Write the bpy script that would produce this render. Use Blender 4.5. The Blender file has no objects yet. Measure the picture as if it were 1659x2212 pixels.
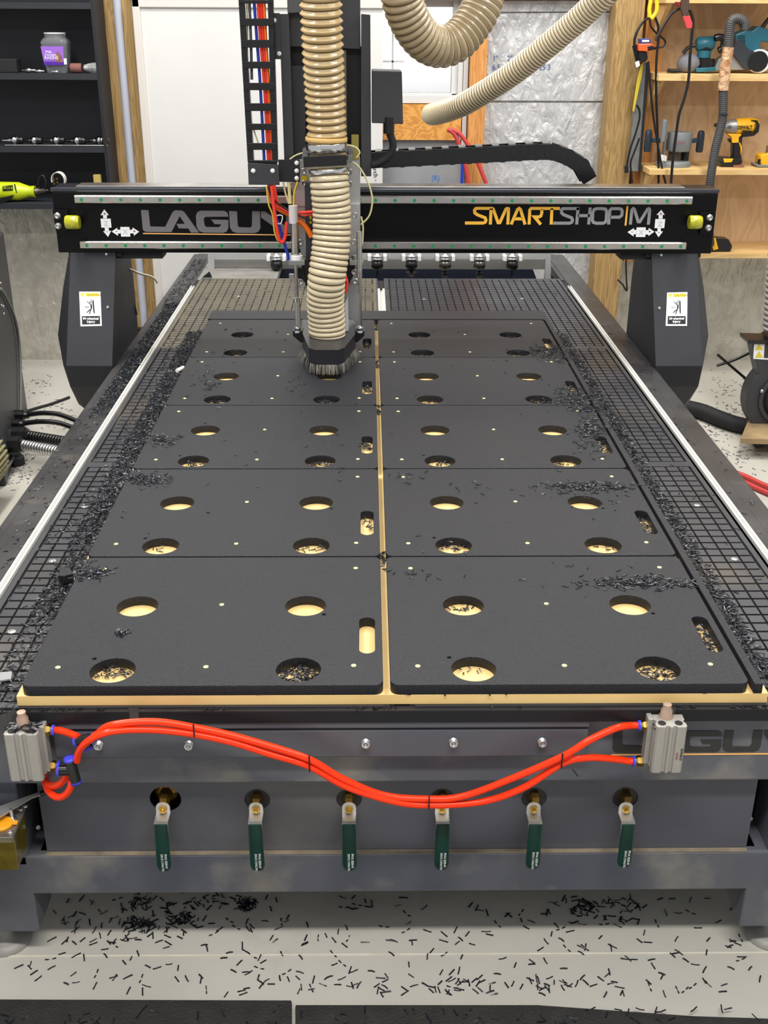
import bpy, bmesh, math, random
from math import sin, cos, pi, radians, sqrt, atan2
from mathutils import Vector as V, Matrix
random.seed(7)
S = bpy.context.scene
COL = S.collection

# ------------------------------------------------------------------ camera
FPX, YAW, PITCH, ROLL = 2397.16, 0.0158532, 0.4235018, 0.0048343
CAM = V((-0.0306, -1.53267, 1.0))
Fw = V((sin(YAW)*cos(PITCH), cos(YAW)*cos(PITCH), -sin(PITCH)))
Rt0 = V((cos(YAW), -sin(YAW), 0)); Up0 = Rt0.cross(Fw)
Rt = Rt0*cos(ROLL)+Up0*sin(ROLL); Up = Up0*cos(ROLL)-Rt0*sin(ROLL)
cd = bpy.data.cameras.new('camera'); cam = bpy.data.objects.new('camera', cd); COL.objects.link(cam)
cd.sensor_fit = 'HORIZONTAL'; cd.sensor_width = 36; cd.lens = 36*FPX/1659
cd.clip_start = .05; cd.clip_end = 200
cam.matrix_world = Matrix(((Rt.x, Up.x, -Fw.x, CAM.x), (Rt.y, Up.y, -Fw.y, CAM.y), (Rt.z, Up.z, -Fw.z, CAM.z), (0, 0, 0, 1)))
S.camera = cam
# ------------------------------------------------------------------ light
S.view_settings.view_transform = 'Standard'; S.view_settings.look = 'None'
S.view_settings.exposure = 0.0; S.view_settings.gamma = 1.0
W = bpy.data.worlds.new('daylight'); S.world = W; W.use_nodes = True
W.node_tree.nodes['Background'].inputs[0].default_value = (.95, .97, 1, 1)
W.node_tree.nodes['Background'].inputs[1].default_value = 0.55
def area(name, loc, sx, sy, power, col=(1, .97, .93), rot=(0, 0, 0)):
    l = bpy.data.lights.new(name, 'AREA'); l.shape = 'RECTANGLE'; l.size = sx; l.size_y = sy; l.energy = power; l.color = col
    o = bpy.data.objects.new(name, l); COL.objects.link(o); o.location = loc; o.rotation_euler = rot; return o
# rows of ceiling strip lamps running along the shop
area('ceiling_lamp', (-1.3, 1.6, 2.6), .25, 2.6, 85)
area('ceiling_lamp', (1.5, 1.6, 2.6), .25, 2.6, 85)
area('ceiling_lamp', (0.1, -1.3, 2.7), 2.6, .25, 105)
area('ceiling_lamp', (0.1, 3.0, 2.6), 2.8, .25, 58)

area('neighbour_wall_fill', (.5, 12.5, 3), 6, 3, 560, (1, 1, 1), (radians(100), 0, 0))  # added fill, no real lamp: brightens the neighbour wall behind the window
# ------------------------------------------------------------------ measuring helper: a point on a world plane as seen in the photograph
def P(x, y, ax, v):
    d = Fw+Rt*((x-829.5)/FPX)-Up*((y-1106)/FPX)
    return CAM+d*((v-CAM[ax])/d[ax])
def PP(pts, ax, v): return [P(x, y, ax, v) for x, y in pts]
def zoomed(x0, y0, s, pts): return [(x0+x*s, y0+y*s) for x, y in pts]

# ------------------------------------------------------------------ mesh builder
class MB:
    def __init__(s): s.v = []; s.f = []; s.sm = []
    def add(s, vs, fs, smooth=False):
        n = len(s.v); s.v += [tuple(p) for p in vs]
        for f in fs: s.f.append([i+n for i in f]); s.sm.append(smooth)
        return s
    def box(s, x0, x1, y0, y1, z0, z1):
        if x0 > x1: x0, x1 = x1, x0
        vs = [(x, y, z) for z in (z0, z1) for y in (y0, y1) for x in (x0, x1)]
        return s.add(vs, [(0, 2, 3, 1), (4, 5, 7, 6), (0, 1, 5, 4), (2, 6, 7, 3), (0, 4, 6, 2), (1, 3, 7, 5)])
    def obox(s, c, ax, ay, az):      # centre and three half-axis vectors
        c, ax, ay, az = V(c), V(ax), V(ay), V(az)
        vs = [c+ax*i+ay*j+az*k for k in (-1, 1) for j in (-1, 1) for i in (-1, 1)]
        return s.add(vs, [(0, 2, 3, 1), (4, 5, 7, 6), (0, 1, 5, 4), (2, 6, 7, 3), (0, 4, 6, 2), (1, 3, 7, 5)])
    def tube(s, pts, r, n=10, caps=True, smooth=True, sq=1.0):
        pts = [V(p) for p in pts]; m = len(pts)
        rs = r if isinstance(r, (list, tuple)) else [r]*m
        T = [(pts[min(i+1, m-1)]-pts[max(i-1, 0)]).normalized() for i in range(m)]
        a = V((0, 0, 1)) if abs(T[0].z) < .9 else V((0, 1, 0))
        N = T[0].cross(a).normalized(); vs = []
        for i in range(m):
            N = (N-T[i]*N.dot(T[i]))
            N = N.normalized() if N.length > 1e-6 else T[i].orthogonal().normalized()
            B = T[i].cross(N)
            for k in range(n):
                t = 2*pi*k/n; vs.append(pts[i]+N*(cos(t)*rs[i])+B*(sin(t)*rs[i]*sq))
        fs = [(i*n+k, i*n+(k+1) % n, (i+1)*n+(k+1) % n, (i+1)*n+k) for i in range(m-1) for k in range(n)]
        s.add(vs, fs, smooth)
        if caps:
            s.add(vs[:n], [tuple(range(n))[::-1]]); s.add(vs[-n:], [tuple(range(n))])
        return s
    def cyl(s, p0, p1, r0, r1=None, n=20, smooth=True): return s.tube([p0, p1], [r0, r0 if r1 is None else r1], n, True, smooth)
    def lathe(s, o, d, prof, n=24, smooth=True):   # prof: (distance along d, radius)
        o = V(o); d = V(d).normalized(); N = d.orthogonal().normalized(); B = d.cross(N); vs = []
        for t, r in prof:
            for k in range(n): a = 2*pi*k/n; vs.append(o+d*t+N*(cos(a)*r)+B*(sin(a)*r))
        m = len(prof)
        fs = [(i*n+k, i*n+(k+1) % n, (i+1)*n+(k+1) % n, (i+1)*n+k) for i in range(m-1) for k in range(n)]
        s.add(vs, fs, smooth)
        if prof[0][1] > 1e-4: s.add(vs[:n], [tuple(range(n))[::-1]])
        if prof[-1][1] > 1e-4: s.add(vs[-n:], [tuple(range(n))])
        return s
    def prism(s, pts, vec):
        pts = [V(p) for p in pts]; vec = V(vec); n = len(pts)
        return s.add(pts+[p+vec for p in pts], [tuple(range(n))[::-1], tuple(range(n, 2*n))]+[(i, (i+1) % n, n+(i+1) % n, n+i) for i in range(n)])
    def loft(s, rings, caps=True, smooth=False):
        n = len(rings[0]); vs = [p for r in rings for p in r]
        fs = [(i*n+k, i*n+(k+1) % n, (i+1)*n+(k+1) % n, (i+1)*n+k) for i in range(len(rings)-1) for k in range(n)]
        s.add(vs, fs, smooth)
        if caps: s.add(rings[0], [tuple(range(n))[::-1]]); s.add(rings[-1], [tuple(range(n))])
        return s
    def stroke(s, pts, w, vec):      # a flat ribbon of width w along a polyline in a plane, thickness vec
        pts = [V(p) for p in pts]; vec = V(vec); nrm = vec.normalized(); m = len(pts); L = []; R_ = []
        for i in range(m):
            a = (pts[i]-pts[i-1]).normalized() if i > 0 else (pts[1]-pts[0]).normalized()
            b = (pts[i+1]-pts[i]).normalized() if i < m-1 else a
            na = nrm.cross(a); nb = nrm.cross(b); q = na+nb
            q = q/max(q.length_squared, .5)*2 if q.length > 1e-5 else na
            L.append(pts[i]+q*w/2); R_.append(pts[i]-q*w/2)
        for i in range(m-1): s.prism([L[i], L[i+1], R_[i+1], R_[i]], vec)
        return s
    def obj(s, name, mat, parent=None, bevel=0, label=None, kind=None, fix=True):
        me = bpy.data.meshes.new(name); me.from_pydata(s.v, [], s.f); me.update()
        me.polygons.foreach_set('use_smooth', s.sm)
        if fix:
            bm = bmesh.new(); bm.from_mesh(me); bmesh.ops.recalc_face_normals(bm, faces=bm.faces); bm.to_mesh(me); bm.free()
        me.materials.append(mat)
        return link(name, me, parent, bevel, label, kind)
def link(name, me, parent=None, bevel=0, label=None, kind=None):
    o = bpy.data.objects.new(name, me); COL.objects.link(o)
    if parent is not None:
        o.parent = parent
        w = parent.matrix_basis
        q = parent.parent
        while q is not None: w = q.matrix_basis @ w; q = q.parent
        o.matrix_parent_inverse = Matrix.Translation(w.translation).inverted() if parent.type == 'EMPTY' else Matrix.Identity(4)
    if bevel:
        b = o.modifiers.new('bevel', 'BEVEL'); b.width = bevel; b.segments = 2; b.limit_method = 'ANGLE'; b.angle_limit = radians(40)
    if label: o['label'] = label
    if kind: o['kind'] = kind
    return o
def thing(name, label, cat, loc=(0, 0, 0), group=None):
    o = bpy.data.objects.new(name, None); COL.objects.link(o); o.location = loc; o.empty_display_size = .05
    o['label'] = label; o['category'] = cat
    if group: o['group'] = group
    return o
def tag(o, label, cat, group=None, kind=None):
    o['label'] = label; o['category'] = cat
    if group: o['group'] = group
    if kind: o['kind'] = kind
    return o
def structure(o): o['kind'] = 'structure'; return o
def copy_tree(o, label=None, shift=None, parent=None):
    c = o.copy(); COL.objects.link(c)
    if parent is not None: c.parent = parent
    if label: c['label'] = label
    if shift is not None: c.location = o.location+V(shift)
    for ch in list(o.children): copy_tree(ch, None, None, c)
    return c
def spline(pts, step=.01, closed=False):
    pts = [V(p) for p in pts]; out = []; n = len(pts)
    for i in range(n-1):
        p0, p1, p2, p3 = pts[max(i-1, 0)], pts[i], pts[i+1], pts[min(i+2, n-1)]
        k = max(2, int((p2-p1).length/step))
        for j in range(k):
            t = j/k
            out.append(.5*((2*p1)+(p2-p0)*t+(2*p0-5*p1+4*p2-p3)*t*t+(3*p1-p0-3*p2+p3)*t**3))
    out.append(pts[-1]); return out
def resample(pts, step):
    out = [pts[0]]; acc = 0
    for a, b in zip(pts, pts[1:]):
        L = (b-a).length; 
        while acc+L >= step:
            t = (step-acc)/L; a = a.lerp(b, t); out.append(a); L = (b-a).length; acc = 0
        acc += L
    return out
def outline_mesh(name, loops, z0, z1, bevel=0):   # filled 2-D loops (holes even-odd) extruded between z0 and z1
    cu = bpy.data.curves.new(name, 'CURVE'); cu.dimensions = '2D'; cu.fill_mode = 'BOTH'
    cu.extrude = (z1-z0)/2-bevel; cu.bevel_depth = bevel; cu.bevel_resolution = 1
    for lp in loops:
        sp = cu.splines.new('POLY'); sp.points.add(len(lp)-1); sp.use_cyclic_u = True
        for i, p in enumerate(lp): sp.points[i].co = (p[0], p[1], 0, 1)
    o = bpy.data.objects.new(name, cu); COL.objects.link(o)
    dg = bpy.context.evaluated_depsgraph_get(); dg.update()
    me = bpy.data.meshes.new_from_object(o.evaluated_get(dg)); me.name = name
    bpy.data.objects.remove(o); bpy.data.curves.remove(cu)
    me.transform(Matrix.Translation((0, 0, (z0+z1)/2)))
    return me
def circle(cx, cy, r, n=40): return [(cx+r*cos(2*pi*i/n), cy+r*sin(2*pi*i/n)) for i in range(n)]
def rrect(x0, x1, y0, y1, r, n=6, corners=(1, 1, 1, 1)):
    out = []
    for (cx, cy, a0), on in zip(((x1-r, y1-r, 0), (x0+r, y1-r, pi/2), (x0+r, y0+r, pi), (x1-r, y0+r, 1.5*pi)), corners):
        if on: out += [(cx+r*cos(a0+pi/2*i/n), cy+r*sin(a0+pi/2*i/n)) for i in range(n+1)]
        else: out.append((cx+r*(1 if cos(a0+pi/4) > 0 else -1), cy+r*(1 if sin(a0+pi/4) > 0 else -1)))
    return out
def text_obj(name, s, size, mat, parent, origin, u, v, thick=.0004, sx=1.0, align='LEFT', bold=0, label=None):
    cu = bpy.data.curves.new(name, 'FONT'); cu.body = s; cu.size = size; cu.extrude = thick; cu.align_x = align; cu.offset = bold
    o = bpy.data.objects.new(name, cu); COL.objects.link(o)
    dg = bpy.context.evaluated_depsgraph_get(); dg.update()
    me = bpy.data.meshes.new_from_object(o.evaluated_get(dg)); me.name = name
    bpy.data.objects.remove(o); bpy.data.curves.remove(cu)
    u = V(u).normalized(); v = V(v).normalized(); n = u.cross(v); og = V(origin)
    M = Matrix(((u.x*sx, v.x, n.x, og.x), (u.y*sx, v.y, n.y, og.y), (u.z*sx, v.z, n.z, og.z), (0, 0, 0, 1)))
    me.transform(M); me.materials.clear(); me.materials.append(mat)
    return link(name, me, parent, 0, label)

# ------------------------------------------------------------------ materials
def srgb(r, g, b):
    f = lambda c: (c/255/12.92) if c/255 <= .04045 else ((c/255+.055)/1.055)**2.4
    return (f(r), f(g), f(b), 1)
def mat(name, c, rough=.5, metal=0, c2=None, nscale=8, nmix=.5, bump=0, bscale=40, stretch=None, spec=.5, trans=0, emit=None, c3=None, c3scale=3, c3lo=.6, c3hi=.7, rvar=0, coat=0):
    m = bpy.data.materials.new(name); m.use_nodes = True; nt = m.node_tree; N = nt.nodes; L = nt.links
    b = N['Principled BSDF']; b.inputs['Roughness'].default_value = rough; b.inputs['Metallic'].default_value = metal
    b.inputs['Specular IOR Level'].default_value = spec; b.inputs['Base Color'].default_value = c
    if trans: b.inputs['Transmission Weight'].default_value = trans
    if coat: b.inputs['Coat Weight'].default_value = coat
    if emit: b.inputs['Emission Color'].default_value = emit[0]; b.inputs['Emission Strength'].default_value = emit[1]
    tc = N.new('ShaderNodeTexCoord'); mp = N.new('ShaderNodeMapping'); L.new(tc.outputs['Object'], mp.inputs[0])
    if stretch: mp.inputs['Scale'].default_value = stretch
    def noise(sc, det=5):
        n = N.new('ShaderNodeTexNoise'); n.inputs['Scale'].default_value = sc; n.inputs['Detail'].default_value = det; L.new(mp.outputs[0], n.inputs['Vector']); return n
    src = None
    if c2:
        n = noise(nscale); r = N.new('ShaderNodeValToRGB'); r.color_ramp.elements[0].position = .5-nmix*.5; r.color_ramp.elements[1].position = .5+nmix*.5
        r.color_ramp.elements[0].color = c; r.color_ramp.elements[1].color = c2; L.new(n.outputs[0], r.inputs[0]); src = r.outputs[0]
    if c3:
        n = noise(c3scale, 8); r = N.new('ShaderNodeMapRange'); r.inputs[1].default_value = c3lo; r.inputs[2].default_value = c3hi; L.new(n.outputs[0], r.inputs[0])
        mx = N.new('ShaderNodeMix'); mx.data_type = 'RGBA'; L.new(r.outputs[0], mx.inputs[0])
        if src: L.new(src, mx.inputs[6])
        else: mx.inputs[6].default_value = c
        mx.inputs[7].default_value = c3; src = mx.outputs[2]
    if src: L.new(src, b.inputs['Base Color'])
    if rvar:
        n = noise(6); r = N.new('ShaderNodeMapRange'); r.inputs[1].default_value = .3; r.inputs[2].default_value = .7; r.inputs[3].default_value = rough-rvar; r.inputs[4].default_value = rough+rvar
        L.new(n.outputs[0], r.inputs[0]); L.new(r.outputs[0], b.inputs['Roughness'])
    if bump:
        n = noise(bscale, 3); bp = N.new('ShaderNodeBump'); bp.inputs['Strength'].default_value = bump; bp.inputs['Distance'].default_value = .01
        L.new(n.outputs[0], bp.inputs['Height']); L.new(bp.outputs[0], b.inputs['Normal'])
    return m
def wood(name, c, c2, axis='Z', ring=18, rough=.6, knots=True, dist=6, dens=.06):
    m = bpy.data.materials.new(name); m.use_nodes = True; nt = m.node_tree; N = nt.nodes; L = nt.links; b = N['Principled BSDF']; b.inputs['Roughness'].default_value = rough
    tc = N.new('ShaderNodeTexCoord'); mp = N.new('ShaderNodeMapping'); L.new(tc.outputs['Object'], mp.inputs[0])
    sc = {'Z': (1, 1, dens), 'X': (dens, 1, 1), 'Y': (1, dens, 1)}[axis]; mp.inputs['Scale'].default_value = sc
    n = N.new('ShaderNodeTexNoise'); n.inputs['Scale'].default_value = ring; n.inputs['Detail'].default_value = 4; n.inputs['Distortion'].default_value = dist*.2; L.new(mp.outputs[0], n.inputs[0])
    w = N.new('ShaderNodeMath'); w.operation = 'MULTIPLY'; w.inputs[1].default_value = 9; L.new(n.outputs[0], w.inputs[0])
    s_ = N.new('ShaderNodeMath'); s_.operation = 'PINGPONG'; s_.inputs[1].default_value = .5; L.new(w.outputs[0], s_.inputs[0])
    r = N.new('ShaderNodeValToRGB'); r.color_ramp.elements[0].position = .05; r.color_ramp.elements[1].position = .45; r.color_ramp.elements[0].color = c2; r.color_ramp.elements[1].color = c
    L.new(s_.outputs[0], r.inputs[0]); L.new(r.outputs[0], b.inputs['Base Color'])
    bp = N.new('ShaderNodeBump'); bp.inputs['Strength'].default_value = .15; bp.inputs['Distance'].default_value = .004; L.new(s_.outputs[0], bp.inputs['Height']); L.new(bp.outputs[0], b.inputs['Normal'])
    return m
M_black = mat('black_paint', srgb(30, 31, 34), .32, c2=srgb(24, 24, 28), nscale=5, bump=.05, bscale=500)
M_gloss = mat('gloss_black', srgb(8, 8, 10), .3, c2=srgb(11, 11, 13), nscale=10, spec=.18)
M_matte = mat('matte_black', srgb(22, 22, 25), .7)
M_legblk = mat('textured_black_paint', srgb(28, 30, 36), .45, c2=srgb(36, 38, 45), nscale=7, spec=.35, bump=.25, bscale=900)
M_grey = mat('dark_grey_paint', srgb(76, 77, 85), .4, c2=srgb(86, 87, 95), nscale=3, bump=.1, bscale=900, c3=srgb(102, 100, 98), c3scale=2.2, c3lo=.58, c3hi=.75)
M_greydirty = mat('dirty_grey_paint', srgb(80, 83, 94), .42, c2=srgb(100, 101, 106), nscale=6, nmix=.4, c3=srgb(136, 132, 124), c3scale=7, c3lo=.52, c3hi=.72, bump=.1, bscale=600)
M_ledge = mat('dusty_black_paint', srgb(34, 34, 37), .38, c2=srgb(58, 56, 56), nscale=6, nmix=.5, c3=srgb(84, 78, 72), c3scale=14, c3lo=.6, c3hi=.85, rvar=.12)
M_dust = mat('sawdust', srgb(128, 112, 90), .9, c2=srgb(90, 80, 66), nscale=30)
M_plate = mat('textured_black_plastic', srgb(10, 10, 12), .44, c2=srgb(38, 41, 48), nscale=420, nmix=.35, bump=.3, bscale=420, spec=.36, c3=srgb(30, 31, 34), c3scale=3, c3lo=.5, c3hi=.8)
M_mdf = mat('mdf', srgb(232, 200, 136), .6, c2=srgb(222, 186, 120), nscale=12)
M_tile = mat('phenolic_board', srgb(40, 41, 46), .38, c2=srgb(56, 57, 62), nscale=5, nmix=.5, c3=srgb(92, 84, 70), c3scale=1.6, c3lo=.56, c3hi=.75, rvar=.1)
M_groove = mat('groove', srgb(10, 10, 11), .8, c3=srgb(110, 96, 66), c3scale=6, c3lo=.62, c3hi=.68)
M_steel = mat('ground_steel', srgb(212, 210, 206), .26, 1, c2=srgb(160, 156, 150), nscale=10)
M_rail = mat('rail_steel', srgb(214, 210, 204), .24, 1, c2=srgb(186, 180, 172), nscale=14, nmix=.6)
M_alu = mat('aluminium', srgb(200, 200, 198), .42, .75, c2=srgb(186, 186, 184), nscale=5)
M_alucyl = mat('anodised_aluminium', srgb(168, 165, 158), .5, .3, c2=srgb(160, 157, 150), nscale=60)
M_chrome = mat('chrome', srgb(225, 225, 225), .12, 1)
M_zinc = mat('zinc', srgb(200, 200, 200), .3, .9)
M_brass = mat('brass', srgb(205, 170, 90), .25, 1)
M_brassold = mat('old_brass', srgb(140, 110, 50), .4, .8, c2=srgb(90, 70, 30), nscale=30)
M_red = mat('orange_red_tube', (1, .05, .008, 1), .25, c2=(.95, .035, .004, 1), nscale=4, spec=.3)
M_blue = mat('blue_plastic', srgb(70, 70, 215), .35)
M_fit = mat('fitting_black', srgb(20, 20, 22), .3)
M_green = mat('green_vinyl', srgb(12, 58, 48), .3, c2=srgb(10, 45, 38), nscale=20)
M_greendot = mat('green_plug', srgb(28, 138, 78), .4)
M_white = mat('white_print', srgb(240, 240, 240), .5)
M_hose = mat('cream_hose', srgb(198, 182, 148), .28, c2=srgb(208, 194, 162), nscale=6, coat=.3)
M_hose2 = mat('golden_hose', srgb(184, 156, 108), .25, c2=srgb(200, 176, 130), nscale=8, coat=.4)
M_hosewire = mat('hose_groove', srgb(84, 62, 36), .5)
M_chip = mat('black_shaving', srgb(18, 19, 23), .3, c2=srgb(40, 43, 52), nscale=60, spec=.45)
M_brushhair = mat('brush_bristle', srgb(40, 40, 40), .5, c2=srgb(170, 165, 155), nscale=60, stretch=(1, 1, .1), nmix=.3)
M_nail = mat('cream_nylon', srgb(214, 206, 150), .4)
M_letter = mat('grey_lettering', srgb(112, 108, 112), .5)
M_letdark = mat('dark_lettering', srgb(46, 45, 44), .6)
M_orange = mat('orange_lettering', srgb(250, 190, 62), .45)
M_silverlet = mat('silver_lettering', srgb(142, 142, 146), .45)
M_orangeline = mat('orange_line', srgb(246, 186, 110), .5)
M_concrete = mat('concrete', srgb(176, 174, 164), .5, c2=srgb(196, 192, 182), nscale=2.4, nmix=.5, c3=srgb(140, 134, 120), c3scale=3.5, c3lo=.6, c3hi=.85, rvar=.1, bump=.06, bscale=60)
M_rubber = mat('rubber_mat', srgb(30, 29, 28), .8, c2=srgb(46, 44, 40), nscale=25, bump=.5, bscale=220, c3=srgb(72, 66, 50), c3scale=4, c3lo=.58, c3hi=.8)
# ================================================================== the router table
FZ = -.62                                   # floor level (plate tops are z = 0)
table = thing('router_table', 'long dark grey router table with gridded black bed and front valves', 'machine', (.024, 1.9, FZ))
XL, XR = -.847, .895
# deck: side ledges and the bed under the tiles
d = MB(); d.box(XL+.02, XR-.02, .03, 3.19, -.10, -.0465)
d.obj('bed', M_matte, table)
for s, xa, xb, xr0, xr1 in ((-1, XL, -.757, -.757, -.7), (1, .812, XR, 0, 0)):
    d = MB(); lo, hi = min(xa, xb), max(xa, xb)
    d.box(lo, hi, -.012, 3.74, -.17, -.043)
    if s < 0: d.box(lo+.02, hi-.003, .02, 3.74, -.05, -.0405)
    else: d.box(lo+.003, hi-.045, .02, 3.74, -.05, -.0405)
    d.obj('side_ledge', M_ledge, table, .003)
d = MB(); d.box(XL, XR, -.012, .03, -.066, -.0425); d.obj('front_lip', mat('lip_black', srgb(22, 23, 27), .55, c2=srgb(28, 28, 32), nscale=6, spec=.3), table, .0015)
d = MB(); d.box(XL, XR, -.0118, .012, -.0426, -.0415); d.obj('lip_top_strip', M_ledge, table)
# front frame
d = MB()
d.box(XL, XR, .014, .12, P(830, 1690, 1, .014).z, -.060)                 # upper beam
d.box(XL, XR, .03, .12, -.466, -.377)                 # lower beam
d.box(XL, -.64, .03, .12, -.40, -.2); d.box(.69, XR, .03, .12, -.40, -.2)
d.obj('front_frame', M_greydirty, table, .004)
d = MB()
for x0, x1 in ((XL, -.640), (.662, XR)):
    d = MB(); d.box(x0, x1, .03, .12, -.556, -.46); d.obj('front_foot_block', M_greydirty, table, .003)
d = MB(); d.box(XL+.01, XL+.09, .1, 3.7, -.466, -.10); d.obj('side_frame', M_legblk, table)
d = MB(); d.box(XR-.09, XR-.01, .1, 3.7, -.466, -.10); d.obj('side_frame', M_legblk, table)
for x in (XL+.07, XR-.07):
    d = MB(); d.box(x-.06, x+.06, 3.5, 3.66, -.556, -.40); d.obj('rear_foot_block', M_legblk, table)
for x, y in ((-.72, .075), (.74, .075), (-.77, 3.58), (.82, 3.58)):
    d = MB(); d.lathe((x, y, FZ), (0, 0, 1), [(0, .045), (.008, .045), (.014, .03), (.018, .014), (.07, .014)]); d.obj('levelling_foot', mat('foot_grey', srgb(150, 148, 142), .55, .2), table)
pXc = lambda x: P(x, 1600, 1, -.006).x
# bolted cover strip and the recessed front panel
d = MB(); d.box(pXc(115), pXc(1270), -.006, .016, P(700, 1637, 1, -.006).z, P(700, 1577, 1, -.006).z); d.obj('cover_strip', M_grey, table, .003)
d = MB(); d.box(pXc(115), pXc(1270), -.009, .016, P(700, 1575, 1, -.009).z, -.066); d.obj('cover_strip', M_grey, table, .003)
holes = [P(x, y, 1, .043) for x, y in ((358, 1724), (556, 1725), (754, 1724), (955, 1724), (1153, 1722), (1350, 1721))]
me = outline_mesh('front_panel', [[(-.607, -.377), (.653, -.377), (.653, -.21), (-.607, -.21)]]+[circle(h.x, h.z, .0275 if i == 0 else .0225, 36) for i, h in enumerate(holes)], -.043, -.040)
me.transform(Matrix(((1, 0, 0, 0), (0, 0, -1, 0), (0, 1, 0, 0), (0, 0, 0, 1))))
me.materials.append(M_grey); link('front_panel', me, table)
d = MB(); d.box(-.607, .653, .0302, .0398, -.3774, -.3762); d.obj('dusty_ledge', mat('tan_dust', srgb(150, 136, 114), .9, c2=srgb(112, 102, 86), nscale=30), table)
d = MB(); d.box(-.80, .84, .13, .14, -.46, -.2); d.box(-.62, .67, .044, .1, -.39, -.377); d.obj('inner_back_plate', M_matte, table)
for x, y, r in ((212, 1612, .0072), (407, 1612, .0072), (790, 1608, .0072), (980, 1606, .0072), (1172, 1606, .0072)):
    p = P(x, y, 1, -.012); d = MB()
    d.lathe(p+V((0, .008, 0)), (0, -1, 0), [(0, .010), (.0015, .010), (.0016, r), (.011, r), (.0115, r*.9), (.0115, r*.5), (.007, r*.45), (.007, 0.0001)], 20); d.obj('bolt', M_zinc, table)
for x, y in ((83, 1786), (1620, 1767)):
    p = P(x, y, 1, .05); d = MB(); d.lathe(p, (0, -1, 0), [(0, .0045), (.003, .0045), (.003, .002), (.001, .001)], 12); d.obj('bolt', M_zinc, table)
# ---- ball valves
M_ring = mat('grease_ring', srgb(46, 44, 42), .35, c2=srgb(60, 56, 50), nscale=40)
M_valvetext = M_white; M_strap = mat('brushed_steel', srgb(208, 205, 200), .38, .7)
for i, h in enumerate(holes):
    if i:
        d = MB(); d.lathe((h.x, .0432, h.z), (0, -1, 0), [(0, .034), (.0006, .034), (.0007, .0228)], 36)
        d.obj('hole_ring', M_ring, table)
    b = MB(); b.lathe((h.x, .155, h.z+.004), (0, -1, 0), [(0, .017), (.06, .017), (.062, .021), (.10, .021), (.104, .012), (.125, .009)], 8, False)
    b.box(h.x-.006, h.x+.006, .022, .06, h.z-.012, h.z+.016)
    valve = b.obj('ball_valve', M_brassold, table)
    tx = (355, 557, 755.5, 953, 1150, 1347)[i]; tip = P(tx, (1878, 1877, 1877, 1875, 1873, 1870)[i], 1, -.008)
    top = V((h.x, .024, h.z+.004)); top = P((352, 553, 756, 954, 1155, 1356)[i], 1733, 1, .024)
    nut = P((352, 553, 754, 955, 1153, 1352)[i], 1747, 1, .022)
    w = .0125
    # steel strap: flat round head, bend outwards, then runs down inside the vinyl grip
    zb = P(tx, 1757, 1, .022).z; zc = P(tx, 1778, 1, -.004).z
    d = MB(); sx = (tip.x-nut.x)
    def X(z): return nut.x+sx*(nut.z-z)/(nut.z-tip.z)
    head = [V((X(zb)-w, .024, zb))]+[V((nut.x+w*cos(a), .024, nut.z+.012*sin(a)+.002)) for a in [pi-pi*k/8 for k in range(9)]]+[V((X(zb)+w, .024, zb))]
    d.prism(head, (0, -.0025, 0))
    for ya, za, wa, yb, zb2, wb in ((.0228, zb, w, -.004, zc, w*.96), (-.004, zc, w*.96, -.006, zc-.03, w*.9)):
        d.loft([[V((X(za)-wa, ya, za)), V((X(za)+wa, ya, za)), V((X(za)+wa, ya+.003, za+.001)), V((X(za)-wa, ya+.003, za+.001))],
                [V((X(zb2)-wb, yb, zb2)), V((X(zb2)+wb, yb, zb2)), V((X(zb2)+wb, yb+.003, zb2+.001)), V((X(zb2)-wb, yb+.003, zb2+.001))]])
    d.obj('valve_handle', M_strap, valve, .0006)
    d = MB(); d.lathe((nut.x, .0212, nut.z), (0, -1, 0), [(0, .0075), (.004, .0075), (.0041, .0045), (.008, .004)], 6, False); d.obj('nut', M_brass, valve)
    g = MB(); rings = []
    zt = tip.z; zc = zc-.0
    for t in [k/10 for k in range(11)]:
        z = zc-.002+(zt-zc+.002)*t; ww = .0115+.0015*t; th = .0035
        if t > .9: ww *= .8
        y = -.0055-.004*t
        rings.append([V((X(z)+ww*cos(a)*1.0, y+th*sin(a), z)) for a in [2*pi*k/16 for k in range(16)]])
    rings.append([V((X(zt)+.005*cos(a), -.0095+.002*sin(a), zt-.002)) for a in [2*pi*k/16 for k in range(16)]])
    g.loft(rings, True, True); g.obj('handle_grip', M_green, valve)
    q = V((X(zt+.039)+.0035, -.0140, zt+.039))
    text_obj('handle_print', 'PN16 2020-01', .0058, M_valvetext, valve, q, (0, 0, -1), (1, 0, 0), .0001, .95)
    text_obj('handle_print', 'DN15 CW617N', .0058, M_valvetext, valve, q+V((-.0065, -.0003, 0)), (0, 0, -1), (1, 0, 0), .0001, .95)
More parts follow.
